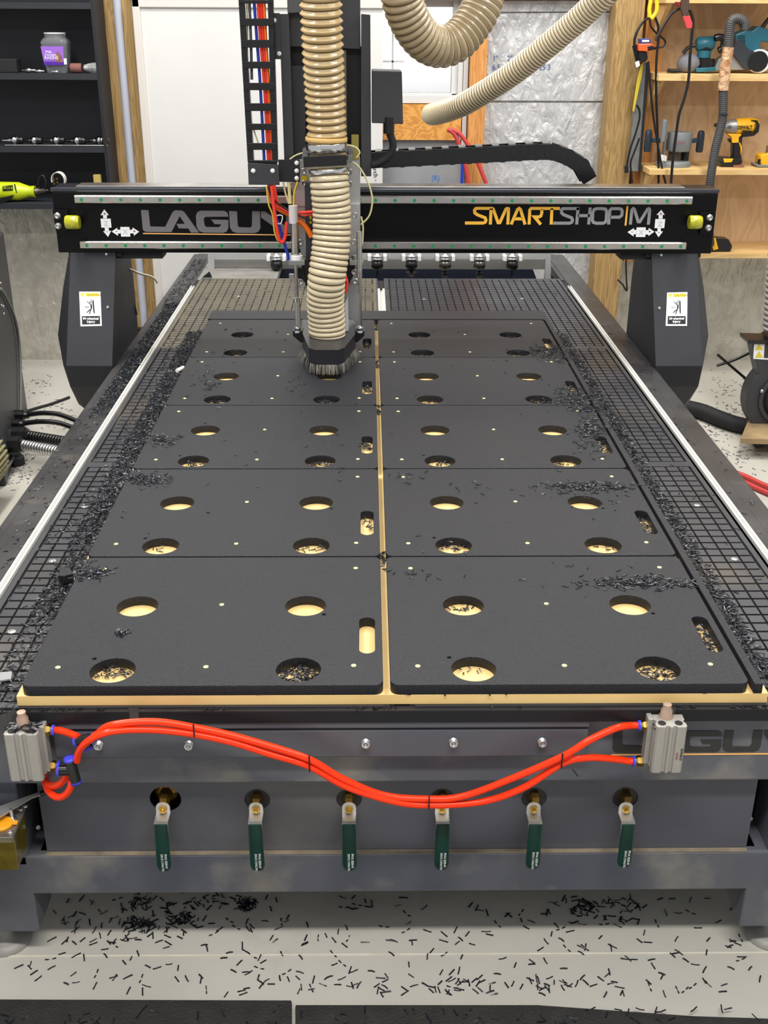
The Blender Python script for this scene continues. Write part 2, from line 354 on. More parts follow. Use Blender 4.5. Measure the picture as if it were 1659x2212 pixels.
# ---- tiles
TP = .0313
M_tiled = mat('dust_covered_board', srgb(84, 80, 72), .6, c2=srgb(104, 97, 82), nscale=5, nmix=.6, c3=srgb(60, 60, 60), c3scale=2.2, c3lo=.5, c3hi=.7)
M_groovd = mat('dust_filled_groove', srgb(120, 106, 72), .9, c2=srgb(14, 14, 14), nscale=14, nmix=.25)
def tile(x0, y0, nx, ny, name='grid_tile', bx0=.012, bx1=.012, mt=M_tile, mg=M_groove):
    m = MB(); zt = -.038
    X0, X1, Y0, Y1 = x0-bx0, x0+nx*TP+bx1, y0-.017, y0+ny*TP+.017
    m.box(X0, X1, Y0, Y1, -.046, -.0435)
    m.box(X0, x0-.001, Y0, Y1, -.0435, zt); m.box(x0+nx*TP+.001, X1, Y0, Y1, -.0435, zt)
    m.box(x0-.001, x0+nx*TP+.001, Y0, y0-.001, -.0435, zt); m.box(x0-.001, x0+nx*TP+.001, y0+ny*TP+.001, Y1, -.0435, zt)
    for i in range(nx):
        for j in range(ny):
            xa = x0+i*TP+.0022; ya = y0+j*TP+.0031
            m.box(xa+(.003 if i == 0 else 0), xa+TP-.0044-(.003 if i == nx-1 else 0), ya, ya+TP-.0062, -.0435, zt)
    o = m.obj(name, mt, table, fix=False); o.data.materials.append(mg)
    o.data.polygons.foreach_set('material_index', [1 if 0 <= i < 6 else 0 for i in range(len(o.data.polygons))])
    return o
for xx in (-.728, .058):
    for k in range(3):
        tile(xx, .012+k*1.0665, 23, 33, mt=M_tiled if (k == 2 and xx < 0) else M_tile, mg=M_groovd if (k == 2 and xx < 0) else M_groove)
d = MB(); d.box(-.003, .012, .0, 3.2, -.046, -.0385); d.box(.038, .053, 0, 3.2, -.046, -.0385); d.obj('centre_strip', M_tile, table)
# t-slot rails
def tslot(x0, x1, y0, y1, z=-.03, name='clamp_rail'):
    m = MB(); c = (x0+x1)/2; w = x1-x0
    m.box(x0, x0+w*.33, y0, y1, -.046, z); m.box(x1-w*.33, x1, y0, y1, -.046, z); m.box(x0, x1, y0, y1, -.046, z-.008)
    m.obj(name, mat('rail_aluminium', srgb(225, 225, 220), .35, .35), table, .001)
tslot(-.757, -.7415, .0, 3.02); tslot(.7965, .812, .0, 3.03)
tslot(.0105, .0395, 2.4, 3.0, -.036, 'clamp_rail')
d = MB(); d.prism([(.0105+.029*(.5+.5*cos(a)), 3.0+.016*sin(a), -.045) for a in [pi*k/10 for k in range(11)]]+[(.0105, 2.96, -.045), (.0395, 2.96, -.045)][:0], (0, 0, .0075)); d.obj('rail_end_stop', M_matte, table)
for px_, py_ in ((182, 1094), (113, 1211), (25, 1364), (1506, 1091), (1587, 1207), (355, 860), (700, 645), (916, 646), (1128, 645), (515, 640)):
    p = P(px_, py_, 2, -.038); d = MB(); d.lathe((p.x, p.y, -.0378), (0, 0, 1), [(0, .008), (.0002, .008), (.0003, .0062)], 16); d.lathe((p.x, p.y, -.0377), (0, 0, 1), [(0, .005), (.0004, .0045), (.0005, .002)], 12)
    d.obj('tile_screw', M_zinc, table)

# ================================================================== sheets on the bed
m = MB(); m.box(-.604, .6275, .0, 2.486, -.0378, -.0192)
tag(m.obj('backing_board', M_mdf, None, .0006), 'pale tan MDF sheet lying under all the black panels', 'board')
PITCH_Y, KERF = .4711, .0065
def plate_loops(x0, x1, y0, y1):
    L = [rrect(x0, x1, y0, y1, .014)]
    ox = x0+.5945
    for cx, cy, r in ((-.4555, .2655, .0382), (-.146, .2655, .0382), (-.4555, .0475, .0382), (-.147, .0475, .0382), (-.494, .084, .0045), (-.111, .233, .0045)):
        L.append(circle(cx+ox, cy, r, 48 if r > .01 else 14))
    sx, r = -.0325+ox, .0148
    L.append([(sx+r*cos(a), .2075+r*sin(a)) for a in [pi*k/10 for k in range(11)]]+[(sx-r*cos(a), .112-r*sin(a)) for a in [pi*k/10 for k in range(11)]])
    return L
rows = ('nearest the front lip', 'second row from the front', 'middle row', 'fourth row from the front', 'farthest row, by the grid')
me = outline_mesh('drilled_panel', plate_loops(-.5945, -.0068, .0005, PITCH_Y-KERF), -.019, 0, .0008); me.materials.append(M_plate)
NA = [(-.5485, .0565), (-.302, .0565), (-.055, .059), (-.301, .27), (-.548, .415), (-.055, .4165)]
nb = MB(); nb.lathe((0, 0, 0), (0, 0, 1), [(-.002, .0045), (.0006, .0045), (.0009, .0038), (.0009, .002), (.0002, .0018), (.0001, .0002)], 14)
nail_me = None
for side in (0, 1):
    for r in range(5):
        dx = 0 if side == 0 else .601
        t = thing('drilled_panel', 'black drilled panel in the %s column, %s' % (('left', 'right')[side], rows[r]), 'panel', (-.3+dx, r*PITCH_Y+.23, -.019), 'black drilled panels laid out in two columns')
        o = link('sheet', me, t); o.matrix_parent_inverse = Matrix.Translation((.3, -.23, .019))
        for nx, ny in NA:
            if nail_me is None:
                n0 = nb.obj('nail', M_nail, t); nail_me = n0.data
            else:
                n0 = bpy.data.objects.new('nail', nail_me); COL.objects.link(n0); n0.parent = t
            n0.matrix_parent_inverse = Matrix.Identity(4); n0.location = (nx+.3, ny-.23, .019)
# left-over frame of the black sheet: far strip and right strip
g = [(.603, 0.0), (.6155, 0.0), (.6155, 2.482), (-.5985, 2.482), (-.5985, 2.3625), (-.58, 2.3625)]
g += [(.585, 2.3625)]+[(.589+.014*sin(a), 2.3485+.014*cos(a)) for a in [pi/2*k/6 for k in range(7)]]
mo = outline_mesh('offcut_frame', [g], -.019, 0, .0006); mo.materials.append(M_plate)
tag(link('offcut_frame', mo), 'thin black L-shaped offcut strip along the far and right side of the panels', 'offcut')
# small black offcut wedges by the left edge
for pts, nm in (([(133, 1240), (152, 1243), (160, 1256), (140, 1262), (128, 1260)], 'black triangular plastic offcut standing in the shavings by the left panels'),):
    q = PP(pts, 2, -.03); m = MB(); m.prism(q, (0, 0, .018)); tag(m.obj('plastic_offcut', M_plate, None, .001), nm, 'offcut')
q = PP([(436, 600), (458, 600), (452, 587)], 1, 3.18); m = MB(); m.prism(q, (0, .01, 0)); tag(m.obj('plastic_wedge', M_plate), 'small dark plastic wedge standing at the far left corner of the grid bed', 'offcut')
m = MB(); a = P(382, 801, 2, -.02); b = P(396, 794, 2, -.02); m.cyl(a, b, .006, n=10); tag(m.obj('plastic_plug', M_white), 'small white round plug lying in the shavings left of the panels', 'plug')
# ================================================================== room shell
WY = 3.95
m = MB(); m.box(-4, 4, -3, WY+.4, FZ-.1, FZ); structure(m.obj('floor', M_concrete))
M_joint = mat('pale_joint_filler', srgb(226, 222, 206), .7, c2=srgb(200, 194, 176), nscale=20)
a = P(0, 2066, 2, FZ); b = P(1659, 2058, 2, FZ); a, b = a+(a-b)*1.5, b+(b-a)*1.5
m = MB(); m.stroke([a+V((0, 0, .0002)), b+V((0, 0, .0002))], .0035, (0, 0, .0008)); structure(m.obj('trim_1', M_joint))
def foil(name, c, c2, bump):
    m = bpy.data.materials.new(name); m.use_nodes = True; nt = m.node_tree; N = nt.nodes; L = nt.links; b = N['Principled BSDF']
    b.inputs['Metallic'].default_value = .45; b.inputs['Roughness'].default_value = .42
    tc = N.new('ShaderNodeTexCoord'); n = N.new('ShaderNodeTexNoise'); n.inputs['Scale'].default_value = 11; n.inputs['Detail'].default_value = 4; n.inputs['Distortion'].default_value = 1.2; L.new(tc.outputs['Object'], n.inputs[0])
    r = N.new('ShaderNodeValToRGB'); r.color_ramp.elements[0].position = .35; r.color_ramp.elements[1].position = .65; r.color_ramp.elements[0].color = c; r.color_ramp.elements[1].color = c2
    L.new(n.outputs[0], r.inputs[0]); L.new(r.outputs[0], b.inputs['Base Color'])
    mp = N.new('ShaderNodeMapping'); mp.inputs['Scale'].default_value = (1, 1, .45); L.new(tc.outputs['Object'], mp.inputs[0])
    n2 = N.new('ShaderNodeTexNoise'); n2.inputs['Scale'].default_value = 26; n2.inputs['Detail'].default_value = 5; n2.inputs['Distortion'].default_value = .8; L.new(mp.outputs[0], n2.inputs[0])
    bp = N.new('ShaderNodeBump'); bp.inputs['Strength'].default_value = bump; bp.inputs['Distance'].default_value = .03; L.new(n2.outputs[0], bp.inputs['Height']); L.new(bp.outputs[0], b.inputs['Normal'])
    return m
M_foil = foil('foil_insulation', srgb(188, 190, 192), srgb(214, 214, 214), .5)
M_foil2 = foil('dusty_foil_insulation', srgb(186, 182, 170), srgb(206, 202, 190), .6)
# window opening in x -.10...40, z .64..1.5
wx0, wx1, wz0, wz1 = -.12, .385, .650, 1.5
m = MB()
m.box(-4, wx0, WY, WY+.08, FZ, 2.9); m.box(wx1, 4, WY, WY+.08, FZ, 2.9); m.box(wx0, wx1, WY, WY+.08, FZ, wz0); m.box(wx0, wx1, WY, WY+.08, wz1, 2.9)
structure(m.obj('wall_back', M_foil2))
def foil_board(pts, y, t, label, mt=M_foil):
    m = MB(); m.prism(PP(pts, 1, y), (0, t, 0)); return tag(m.obj('insulation_board', mt, None), label, 'insulation board', 'foil insulation boards on the back wall')
foil_board([(1042, 29), (1322, 27), (1309, 218), (1042, 217)], WY-.02, .018, 'silver foil insulation board behind the diagonal hose, with blue numbers')
foil_board([(1042, 222), (1309, 222), (1285, 470), (1280, 640), (1042, 640)], WY-.022, .02, 'lower silver foil insulation board left of the big post')
foil_board([(1080, 2), (1326, 2), (1323, 24), (1042, 26)], WY-.02, .018, 'narrow silver foil strip at the top of the wall above the large foil board')
foil_board([(820, 288), (1003, 289), (1003, 560), (820, 560)], WY-.025, .02, 'dull grey foil insulation board below the window', mat('grey_foil', srgb(150, 152, 155), .45, .3, c2=srgb(165, 167, 170), nscale=6))
M_bluepr = mat('blue_print', srgb(72, 88, 150), .5)
def wtext(s, x, y, size, mt=M_bluepr, yy=WY-.0215, nm='wall_print', rot=0, sx=.9):
    p = P(x, y, 1, yy); u = V((cos(rot), 0, sin(rot))); v = V((-sin(rot), 0, cos(rot)))
    return text_obj(nm, s, size, mt, None, p, u, v, .0003, sx)
ins = [o for o in bpy.data.objects if o.name.startswith('insulation_board')]
def attach(o, par): o.parent = par; return o
for s, x, y in (('2"', 1042, 132), ('1"', 1064, 132), ('2"', 1095, 132), ('3', 1042, 151), ('6.5', 1063, 151), ('25', 1164, 151), ('3', 1182, 151)): attach(wtext(s, x, y, .034), ins[0])
attach(wtext('9', 1148, 394, .05, mat('sky_blue_print', srgb(70, 140, 200), .5)), ins[1])
attach(wtext('(R)', 932, 390, .035, mat('blue_ring_print', srgb(70, 120, 190), .5), WY-.0265), ins[3])
# window
M_frame = mat('white_vinyl', srgb(206, 206, 204), .4)
m = MB(); y0, y1 = WY-.04, WY+.04
m.box(wx0, wx1+.04, y0, y1, wz0-.035, wz0); m.box(wx1, wx1+.022, y0, y1, wz0, wz1); m.box(wx0-.02, wx0, y0, y1, wz0, wz1)
m.box(wx1-.028, wx1, y0+.02, y1, wz0, wz1); m.box(wx0, wx1, y0+.02, y1, wz0, wz0+.008); m.box(wx1+.024, wx1+.046, y0-.004, y1, wz0-.28, wz1)
win = structure(m.obj('window_1', M_frame, None, .002))
m = MB(); m.box(.082, .090, WY+.01, WY+.02, wz0, wz1)
m.box(wx0, .14, WY+.01, WY+.02, .788, .796)
m.box(wx0, wx1, WY+.005, WY+.025, 1.02, 1.05)
m.obj('window_muntin', M_frame, win)
M_glass = bpy.data.materials.new('window_glass'); M_glass.use_nodes = True
_b = M_glass.node_tree.nodes['Principled BSDF']; _b.inputs['Transmission Weight'].default_value = 1; _b.inputs['Roughness'].default_value = 0; _b.inputs['IOR'].default_value = 1.02
m = MB(); m.box(wx0, wx1, WY+.012, WY+.015, wz0, wz1); m.obj('window_pane', M_glass, win)
# pale house wall across the yard, brightened by the added outside fill
m = MB(); m.box(-6, 8, 14, 14.2, -.6, 1.55); tag(m.obj('neighbour_wall', mat('pale_block', srgb(250, 250, 248), .8)), 'pale wall seen outside through the window', 'wall')
# studs, posts
M_tim = wood('treated_pine', srgb(172, 142, 92), srgb(140, 110, 62), 'Z', 34)
M_tim2 = wood('pine_stud', srgb(206, 148, 82), srgb(184, 120, 58), 'Z', 22)
M_ply = wood('osb_ply', srgb(214, 156, 78), srgb(190, 126, 54), 'X', 7, dist=9, dens=.5)
m = MB(); m.box(1.06, 1.19, 3.80, 3.949, FZ, 2.8); tag(m.obj('timber_post', M_tim, None, .004), 'thick treated timber post standing right of the foil boards', 'post')
m = MB(); m.box(.435, .51, 3.86, 3.928, FZ, 2.8); tag(m.obj('wall_stud', M_tim2, None, .002), 'orange pine stud right of the window', 'stud')
m = MB(); m.box(.02, .405, 3.9, 3.925, .455, .612); tag(m.obj('plywood_strip', M_ply), 'orange grained plywood strip below the window', 'panel')
m = MB(); m.box(-1.215, -1.150, 3.88, 3.949, FZ, 2.8); tag(m.obj('wall_stud', M_tim, None, .002), 'timber stud left of the white conduit, dark resin streak', 'stud')
m = MB(); m.box(-1.118, -1.070, 3.88, 3.949, FZ, 2.8); tag(m.obj('wall_stud', M_tim, None, .002), 'timber stud between the white conduit and the white board', 'stud')
m = MB(); m.cyl((-1.135, 3.875, FZ), (-1.135, 3.875, 2.8), .0185); tag(m.obj('conduit_pipe', mat('grey_pvc', srgb(176, 180, 192), .4)), 'pale grey vertical plastic pipe between two timber studs', 'pipe')
m = MB(); m.box(1.215, 1.30, 3.86, 3.949, -.1, 2.8); tag(m.obj('wall_stud', M_tim2), 'reddish timber stud behind the hanging cords', 'stud')
m = MB(); m.box(-1.08, 1.66, 3.86, 3.949, 1.055, 1.10); tag(m.obj('wall_rail', M_tim2), 'horizontal timber rail along the top of the photo', 'rail')
# white board
wb = thing('white_panel', 'tall white framed panel leaning on the wall left of the spindle', 'panel', (-.5, 3.85, FZ))
M_wb = mat('white_laminate', srgb(212, 211, 208), .35, c2=srgb(206, 205, 202), nscale=3)
m = MB(); m.box(-1.03, .040, 3.835, 3.85, -.5, 1.5); m.obj('sheet', M_wb, wb)
m = MB(); m.box(-1.062, -1.028, 3.825, 3.85, -.5, 1.05); m.box(-1.062, .045, 3.825, 3.85, 1.012, 1.05); m.obj('frame_edge', mat('off_white_trim', srgb(206, 200, 194), .45), wb, .004)
text_obj('handwriting', 'torch -', .03, M_matte, wb, P(804, 352, 1, 3.834), (.12, 0, -1), (1, 0, .12), .0003)
# rubber mats
zt = FZ+.012
def matpoly(pts, label):
    q = PP(pts, 2, zt); q = [V((p.x, p.y, zt)) for p in q]; m = MB(); m.prism(q, (0, 0, -.0118)); return tag(m.obj('rubber_mat', M_rubber, None, .002), label, 'mat', 'anti-fatigue mats in front of the machine')
matpoly([(-500, 2156), (630, 2160), (634, 2700), (-500, 2700)], 'black speckled rubber floor mat at the lower left')
matpoly([(638, 2170), (1160, 2170), (1330, 2182), (1500, 2194), (2150, 2215), (2150, 2700), (640, 2700)], 'brownish black rubber floor mat at the lower right')
# ================================================================== gantry
gan = thing('gantry', 'black gantry beam on two faceted legs spanning the bed, with steel rails', 'machine gantry', (.025, 2.15, .3))
m = MB(); GX0, GX1 = -1.03, 1.09
sec = [(2.10, .285), (2.10, .474), (2.112, .487), (2.20, .489), (2.20, .285)]
m.prism([(GX0, y, z) for y, z in sec], (GX1-GX0, 0, 0)); m.obj('beam', M_gloss, gan, .002)
m = MB(); m.box(GX0-.004, GX1+.003, 2.098, 2.12, .4765, .4885); m.obj('beam_edge_highlight', mat('painted_edge_highlight', srgb(70, 72, 78), .22, .6), gan, .003)  # lighter strip paints in the bright reflection along the beam's front chamfer
m = MB(); m.box(-.955, .985, 2.113, 2.19, .489, .4925); m.obj('top_cover', M_steel, gan, .001)
m = MB(); m.box(-.86, -.70, 2.12, 2.2, .262, .285); m.obj('beam_foot', M_matte, gan)
m = MB(); m.box(.80, .90, 2.12, 2.2, .262, .285); m.obj('beam_foot', M_matte, gan)
def rail(z0, z1, x0, x1):
    m = MB(); m.prism([(x0, 2.0995, z0), (x0, 2.080, z0), (x0, 2.0775, z0+.003), (x0, 2.0775, z1-.003), (x0, 2.080, z1), (x0, 2.0995, z1)], (x1-x0, 0, 0))
    r = m.obj('linear_rail', M_rail, gan, .0008); n = 31; first = None
    for i in range(n+1):
        x = x0+.022+i*(x1-x0-.04)/n
        if first is None:
            c = MB(); c.cyl((x, 2.0774, (z0+z1)/2-.001), (x, 2.0768, (z0+z1)/2-.001), .0056, n=14); first = c.obj('hole_plug', M_greendot, r); xf = x
        else:
            o = bpy.data.objects.new('hole_plug', first.data); COL.objects.link(o); o.parent = r; o.matrix_parent_inverse = first.matrix_parent_inverse; o.location = (x-xf, 0, 0)
rail(.444, .468, -.955, 1.003); rail(.301, .325, -.953, 1.0)
FY = 2.0994
def decal(name, polys, mt, y=FY, t=.0006, par=gan):
    m = MB()
    for p in polys: m.prism(PP(p, 1, y), (0, -t, 0))
    return m.obj(name, mt, par)
z1 = lambda p: zoomed(290, 430, .22303, p)
decal('brand_lettering', [z1([(65, 105), (138, 107), (155, 265), (300, 268), (372, 125), (395, 108), (460, 110), (485, 125), (628, 325), (550, 325), (525, 285), (430, 283), (410, 240), (490, 240), (440, 165), (360, 320), (115, 318), (90, 305), (82, 285)]),
 z1([(640, 112), (870, 113), (902, 130), (912, 170), (690, 172), (672, 190), (682, 255), (700, 270), (820, 272), (838, 255), (838, 243), (780, 243), (745, 198), (912, 202), (912, 280), (895, 315), (860, 328), (670, 325), (628, 310), (604, 270), (597, 160), (610, 128)]),
 z1([(918, 115), (995, 118), (1003, 255), (1015, 272), (1125, 275), (1140, 260), (1142, 117), (1218, 117), (1222, 280), (1202, 316), (1165, 330), (990, 328), (950, 312), (928, 275)]),
 z1([(1228, 120), (1268, 120), (1470, 262), (1470, 120), (1530, 120), (1530, 328), (1470, 328), (1290, 190), (1290, 328), (1228, 328)][:4]+[(1530, 120), (1530, 330), (1440, 330), (1228, 178)])], M_letter)
decal('brand_underline', [z1([(85, 328), (1640, 345), (1640, 354), (85, 338)])], M_orangeline)
def strokes(name, lines, zf, mt, w, par=gan, y=FY):
    m = MB()
    for l in lines: m.stroke(PP(zf(l), 1, y), w, (0, -.0006, 0))
    return m.obj(name, mt, par)
z2 = lambda p: zoomed(990, 430, .15672, p); z3 = lambda p: zoomed(1190, 430, .15672, p)
sw = 42*.15672*3.52/FPX
strokes('model_lettering', [[(92, 330), (340, 330), (372, 318), (382, 290), (370, 258), (260, 215), (228, 190), (222, 155), (240, 130), (262, 126), (475, 127)],
 [(441, 350), (452, 130)], [(468, 127), (482, 140), (548, 325), (572, 325), (655, 140), (672, 128), (690, 132), (692, 150), (682, 350)],
 [(728, 350), (815, 145), (838, 127), (858, 145), (920, 350)], [(780, 272), (880, 272)],
 [(975, 350), (985, 150), (1005, 127), (1400, 128)], [(1150, 140), (1151, 190), (1138, 232), (1110, 246), (1050, 246), (1137, 350)], [(1280, 350), (1290, 128)]], z2, M_orange, sw)
strokes('model_lettering', [[(30, 332), (260, 332), (290, 318), (298, 285), (285, 258), (175, 215), (147, 190), (146, 150), (165, 130), (390, 130)],
 [(355, 350), (374, 118)], [(520, 350), (541, 116)], [(372, 228), (535, 228)],
 [(680, 130), (630, 131), (595, 145), (577, 185), (571, 290), (585, 320), (625, 333), (720, 333), (752, 315), (763, 285), (768, 170), (752, 138), (700, 130), (670, 130)],
 [(795, 350), (812, 155), (835, 131), (940, 131), (972, 142), (984, 170), (976, 225), (945, 249), (815, 250)],
 [(1095, 352), (1115, 150), (1135, 130), (1152, 145), (1203, 312), (1226, 312), (1332, 140), (1350, 132), (1362, 150), (1343, 352)]], z3, M_silverlet, sw)
decal('model_divider', [z3([(1015, 365), (1040, 365), (1067, 95), (1043, 95)])], M_orange)
za = lambda p: zoomed(90, 380, .14467, p)
AR = [(za, [(935, 498), (1003, 585), (975, 585), (975, 632), (918, 632), (918, 585), (880, 585)]), (za, [(878, 638), (1030, 638), (1043, 772), (893, 772)]), (za, [(942, 775), (1000, 775), (1003, 820), (1037, 820), (992, 910), (918, 825), (945, 825)]),
 (za, [(1045, 830), (1130, 773), (1130, 803), (1178, 803), (1178, 860), (1140, 860), (1142, 895)]), (za, [(1173, 762), (1310, 762), (1325, 905), (1187, 905)]), (za, [(1318, 803), (1355, 803), (1358, 770), (1455, 833), (1378, 893), (1375, 858), (1320, 858)]),
 (z3, [(1522, 148), (1568, 218), (1540, 218), (1540, 270), (1485, 270), (1485, 218), (1455, 218)]), (z3, [(1440, 275), (1575, 275), (1562, 400), (1428, 400)]), (z3, [(1470, 402), (1515, 402), (1515, 445), (1545, 445), (1483, 525), (1432, 445), (1468, 445)]),
 (z3, [(1055, 455), (1145, 400), (1143, 425), (1180, 425), (1178, 485), (1140, 485), (1140, 515)]), (z3, [(1182, 390), (1308, 390), (1300, 522), (1170, 522)]), (z3, [(1303, 428), (1345, 428), (1350, 398), (1425, 450), (1345, 508), (1342, 488), (1303, 488)])]
for g6 in (AR[:3], AR[3:6], AR[6:9], AR[9:]): decal('axis_arrow_sticker', [f(p) for f, p in g6], M_white)
M_pale = mat('pale_blue_print', srgb(196, 206, 214), .5); M_maroon = mat('maroon_print', srgb(120, 30, 40), .5)
for f, cx, cy, s_ in ((za, 963, 745, 'Z'), (za, 1250, 870, 'X'), (z3, 1503, 375, 'Z'), (z3, 1240, 492, 'X')):
    p = P(*f([(cx, cy)])[0], 1, FY-.0009); text_obj('axis_letter', s_, .021, M_pale, gan, p, (1, 0, 0), (0, 0, 1), .0001, 1.0, 'CENTER', .0008)
for f, cx, cy, s_, mt in ((za, 943, 590, '+', M_maroon), (za, 978, 850, '-', M_matte), (za, 1118, 845, '-', M_matte), (za, 1385, 850, '+', M_maroon), (z3, 1513, 228, '+', M_maroon), (z3, 1487, 475, '-', M_matte), (z3, 1118, 468, '-', M_matte), (z3, 1360, 470, '+', M_maroon)):
    p = P(*f([(cx, cy)])[0], 1, FY-.0009); text_obj('sign', s_, .014, mt, gan, p, (1, 0, 0), (0, 0, 1), .0001, 1.0, 'CENTER', .0004)
# bumpers with brackets
M_yel = mat('clear_yellow_rubber', srgb(198, 196, 40), .2, c2=srgb(150, 148, 20), nscale=60, coat=.4)
for sd, cx0, cx1, br, bolts in ((-1, 142, 172, [(113, 453), (147, 453), (147, 500), (121, 500)], ((124, 466), (126, 488))), (1, 1488, 1515, [(1512, 458), (1538, 458), (1538, 508), (1512, 505)], ((1533, 470), (1530, 492)))):
    b = MB(); b.prism(PP(br, 1, 2.088), (0, .012, 0)); bo = b.obj('bumper_bracket', M_gloss, gan, .001)
    a = P(cx0, 480, 1, 2.065); c = P(cx1, 480, 1, 2.065); L = (c-a).length
    b = MB(); b.lathe(a, c-a, [(0, .0195), (L*.12, .0215), (L*.8, .0215), (L, .019)], 24); b.obj('bumper', M_yel, bo)
    for bx, by in bolts:
        p = P(bx, by, 1, 2.088); b = MB(); b.lathe(p, (0, -1, 0), [(0, .0105), (.002, .0105), (.0021, .0075), (.01, .0075), (.0102, .004), (.007, .0038), (.007, .0002)], 16); b.obj('bolt', M_zinc, bo)
# legs
FT = ((2.10, .285), (1.90, -.035))     # slanted front face: top and bottom (y, z)
def leg(sd):
    x0, x1 = (-.993, -.846) if sd < 0 else (.895, 1.047)
    ox = x0 if sd < 0 else x1; ix = x1 if sd < 0 else x0
    out = lambda d_: ox+sd*d_
    def ring(yf, z, fl, yb, w0, w1, inset=0):
        return [V((ix, yf, z)), V((ox, yf, z)), V((out(w0), yb, z+fl)), V((out(w0*.9), yb+.18, z+fl)), V((ix-sd*w1, yb+.18, z+fl)), V((ix-sd*w1, yb, z+fl))]
    m = MB()
    rg = [ring(2.10, .285, 0, 2.14, .012, 0), ring(2.02, .157, 0, 2.16, .052, .0), ring(1.90, -.035, .03, 2.16, .088, .0), ring(1.92, -.11, .0, 2.16, .082, 0),
          [V((ix, 2.0, -.21)), V((ox-sd*.02, 2.0, -.215)), V((out(.045), 2.16, -.25)), V((out(.04), 2.3, -.25)), V((ix, 2.3, -.25)), V((ix, 2.16, -.25))]]
    m.loft(rg); o = m.obj('leg', M_legblk, gan, .0015)
    # seam line between upper and lower cover
    n = V((0, -(FT[0][1]-FT[1][1]), -(FT[0][0]-FT[1][0])))  # outward normal of slanted face
    n = V((0, FT[1][1]-FT[0][1], FT[0][0]-FT[1][0])).normalized()
    if n.y > 0: n = -n
    o0 = V((0, FT[0][0], FT[0][1]))+n*.0006
    def F(x, y):
        d_ = Fw+Rt*((x-829.5)/FPX)-Up*((y-1106)/FPX); return CAM+d_*((o0-CAM).dot(n)/d_.dot(n))
    q = [(171, 630), (217, 630), (220, 704), (174, 705)] if sd < 0 else [(1441, 632), (1485, 631), (1484, 704), (1438, 704)]
    Q = [F(*p) for p in q]
    def uv(u, v): return (Q[0].lerp(Q[1], u)).lerp(Q[3].lerp(Q[2], u), v)
    def pg(pts, k=1): return [uv(u, v)+n*(.0006*k) for u, v in pts]
    st = MB(); st.prism(Q, n*.0005); so = st.obj('warning_sticker', M_white, o)
    s2 = MB(); s2.prism(pg([(.07, .04), (.93, .04), (.93, .14), (.07, .14)]), n*.0002); s2.obj('yellow_band', mat('yellow_print', srgb(236, 208, 40), .5), so)
    s3 = MB(); s3.prism(pg([(.08, .71), (.93, .71), (.93, .95), (.08, .95)]), n*.0002)
    for a_ in ([(.55, .22), (.575, .22), (.58, .5), (.55, .48)], [(.60, .26), (.67, .26), (.70, .66), (.63, .60)], [(.34, .29), (.37, .28), (.56, .39), (.54, .41)], [(.50, .38), (.57, .38), (.57, .48), (.46, .66), (.42, .65), (.51, .5)],
               [(.49, .50), (.51, .53), (.34, .62), (.31, .60)], [(.48, .275), (.52, .275), (.52, .34), (.48, .34)], [(.25, .43), (.42, .43), (.42, .44), (.25, .44)], [(.25, .46), (.42, .46), (.42, .47), (.25, .47)], [(.25, .43), (.27, .43), (.27, .47), (.25, .47)], [(.40, .43), (.42, .43), (.42, .47), (.40, .47)]):
        s3.prism(pg(a_), n*.0002)
    s3.obj('warning_pictogram', M_matte, so)
    U = (Q[1]-Q[0]).normalized(); Vv = (Q[0]-Q[3]).normalized(); wd = (Q[1]-Q[0]).length
    s4 = MB(); s4.prism(pg([(.25, .055), (.33, .13), (.17, .13)], 1.6), n*.0002); s4.obj('warning_triangle', M_white, so)
    text_obj('warning_text', 'CAUTION', wd*.135, mat('olive_print', srgb(120, 100, 10), .5), so, uv(.36, .125)+n*.0012, U, Vv, .0001, 1.05)
    text_obj('warning_text', 'Mechanical', wd*.165, M_white, so, uv(.5, .815)+n*.0012, U, Vv, .0001, 1, 'CENTER', .0003)
    text_obj('warning_text', 'Injury', wd*.165, M_white, so, uv(.5, .905)+n*.0012, U, Vv, .0001, 1, 'CENTER', .0003)
    for bx, by in (((230, 549), (233, 664)) if sd < 0 else ((1428, 551), (1424, 666))):
        p = P(bx, by, 1, 2.095) if by < 600 else F(bx, by); b = MB(); b.lathe(p+V((0, .004, 0)), (0, -1, 0), [(0, .005), (.007, .005), (.0085, .003), (.0086, .0002)], 12); b.obj('screw', M_zinc, o)
leg(-1); leg(1)
m2 = MB(); m2.box(-1.0, -.83, 2.11, 2.24, .27, .2865); m2.obj('leg_cap', M_matte, gan)
m2 = MB(); m2.box(.88, 1.06, 2.11, 2.24, .27, .2865); m2.obj('leg_cap', M_matte, gan)

# ================================================================== spindle carriage
car = thing('spindle_carriage', 'black and silver spindle carriage riding on the gantry behind the dust hose', 'machine head', (-.155, 2.05, .3))
M_box = mat('satin_dark_grey', srgb(50, 51, 55), .45, c2=srgb(56, 57, 61), nscale=4, bump=.1, bscale=900)
M_inner = mat('inner_dark', srgb(20, 20, 22), .5)
def slab(name, quad, y, t, mt, par=car, bv=.0008, label=None):
    m = MB(); m.prism(PP(quad, 1, y), (0, t, 0)); return m.obj(name, mt, par, bv, label)
slab('side_plate', [(603, 30), (624, 30), (635, 347), (614, 347)], 1.99, .085, M_box)
slab('side_plate', [(780, 30), (800, 32), (802, 381), (780, 381)], 1.99, .085, M_box)
slab('top_housing', [(616, -110), (777, -110), (779, 106), (624, 100)], 2.02, .06, M_box)
slab('top_bracket', [(614, -110), (654, -110), (656, 27), (622, 28)], 1.99, .03, mat('mid_grey', srgb(80, 82, 84), .5))
slab('back_panel', [(622, 96), (782, 100), (784, 350), (632, 350)], 2.055, .02, M_inner)
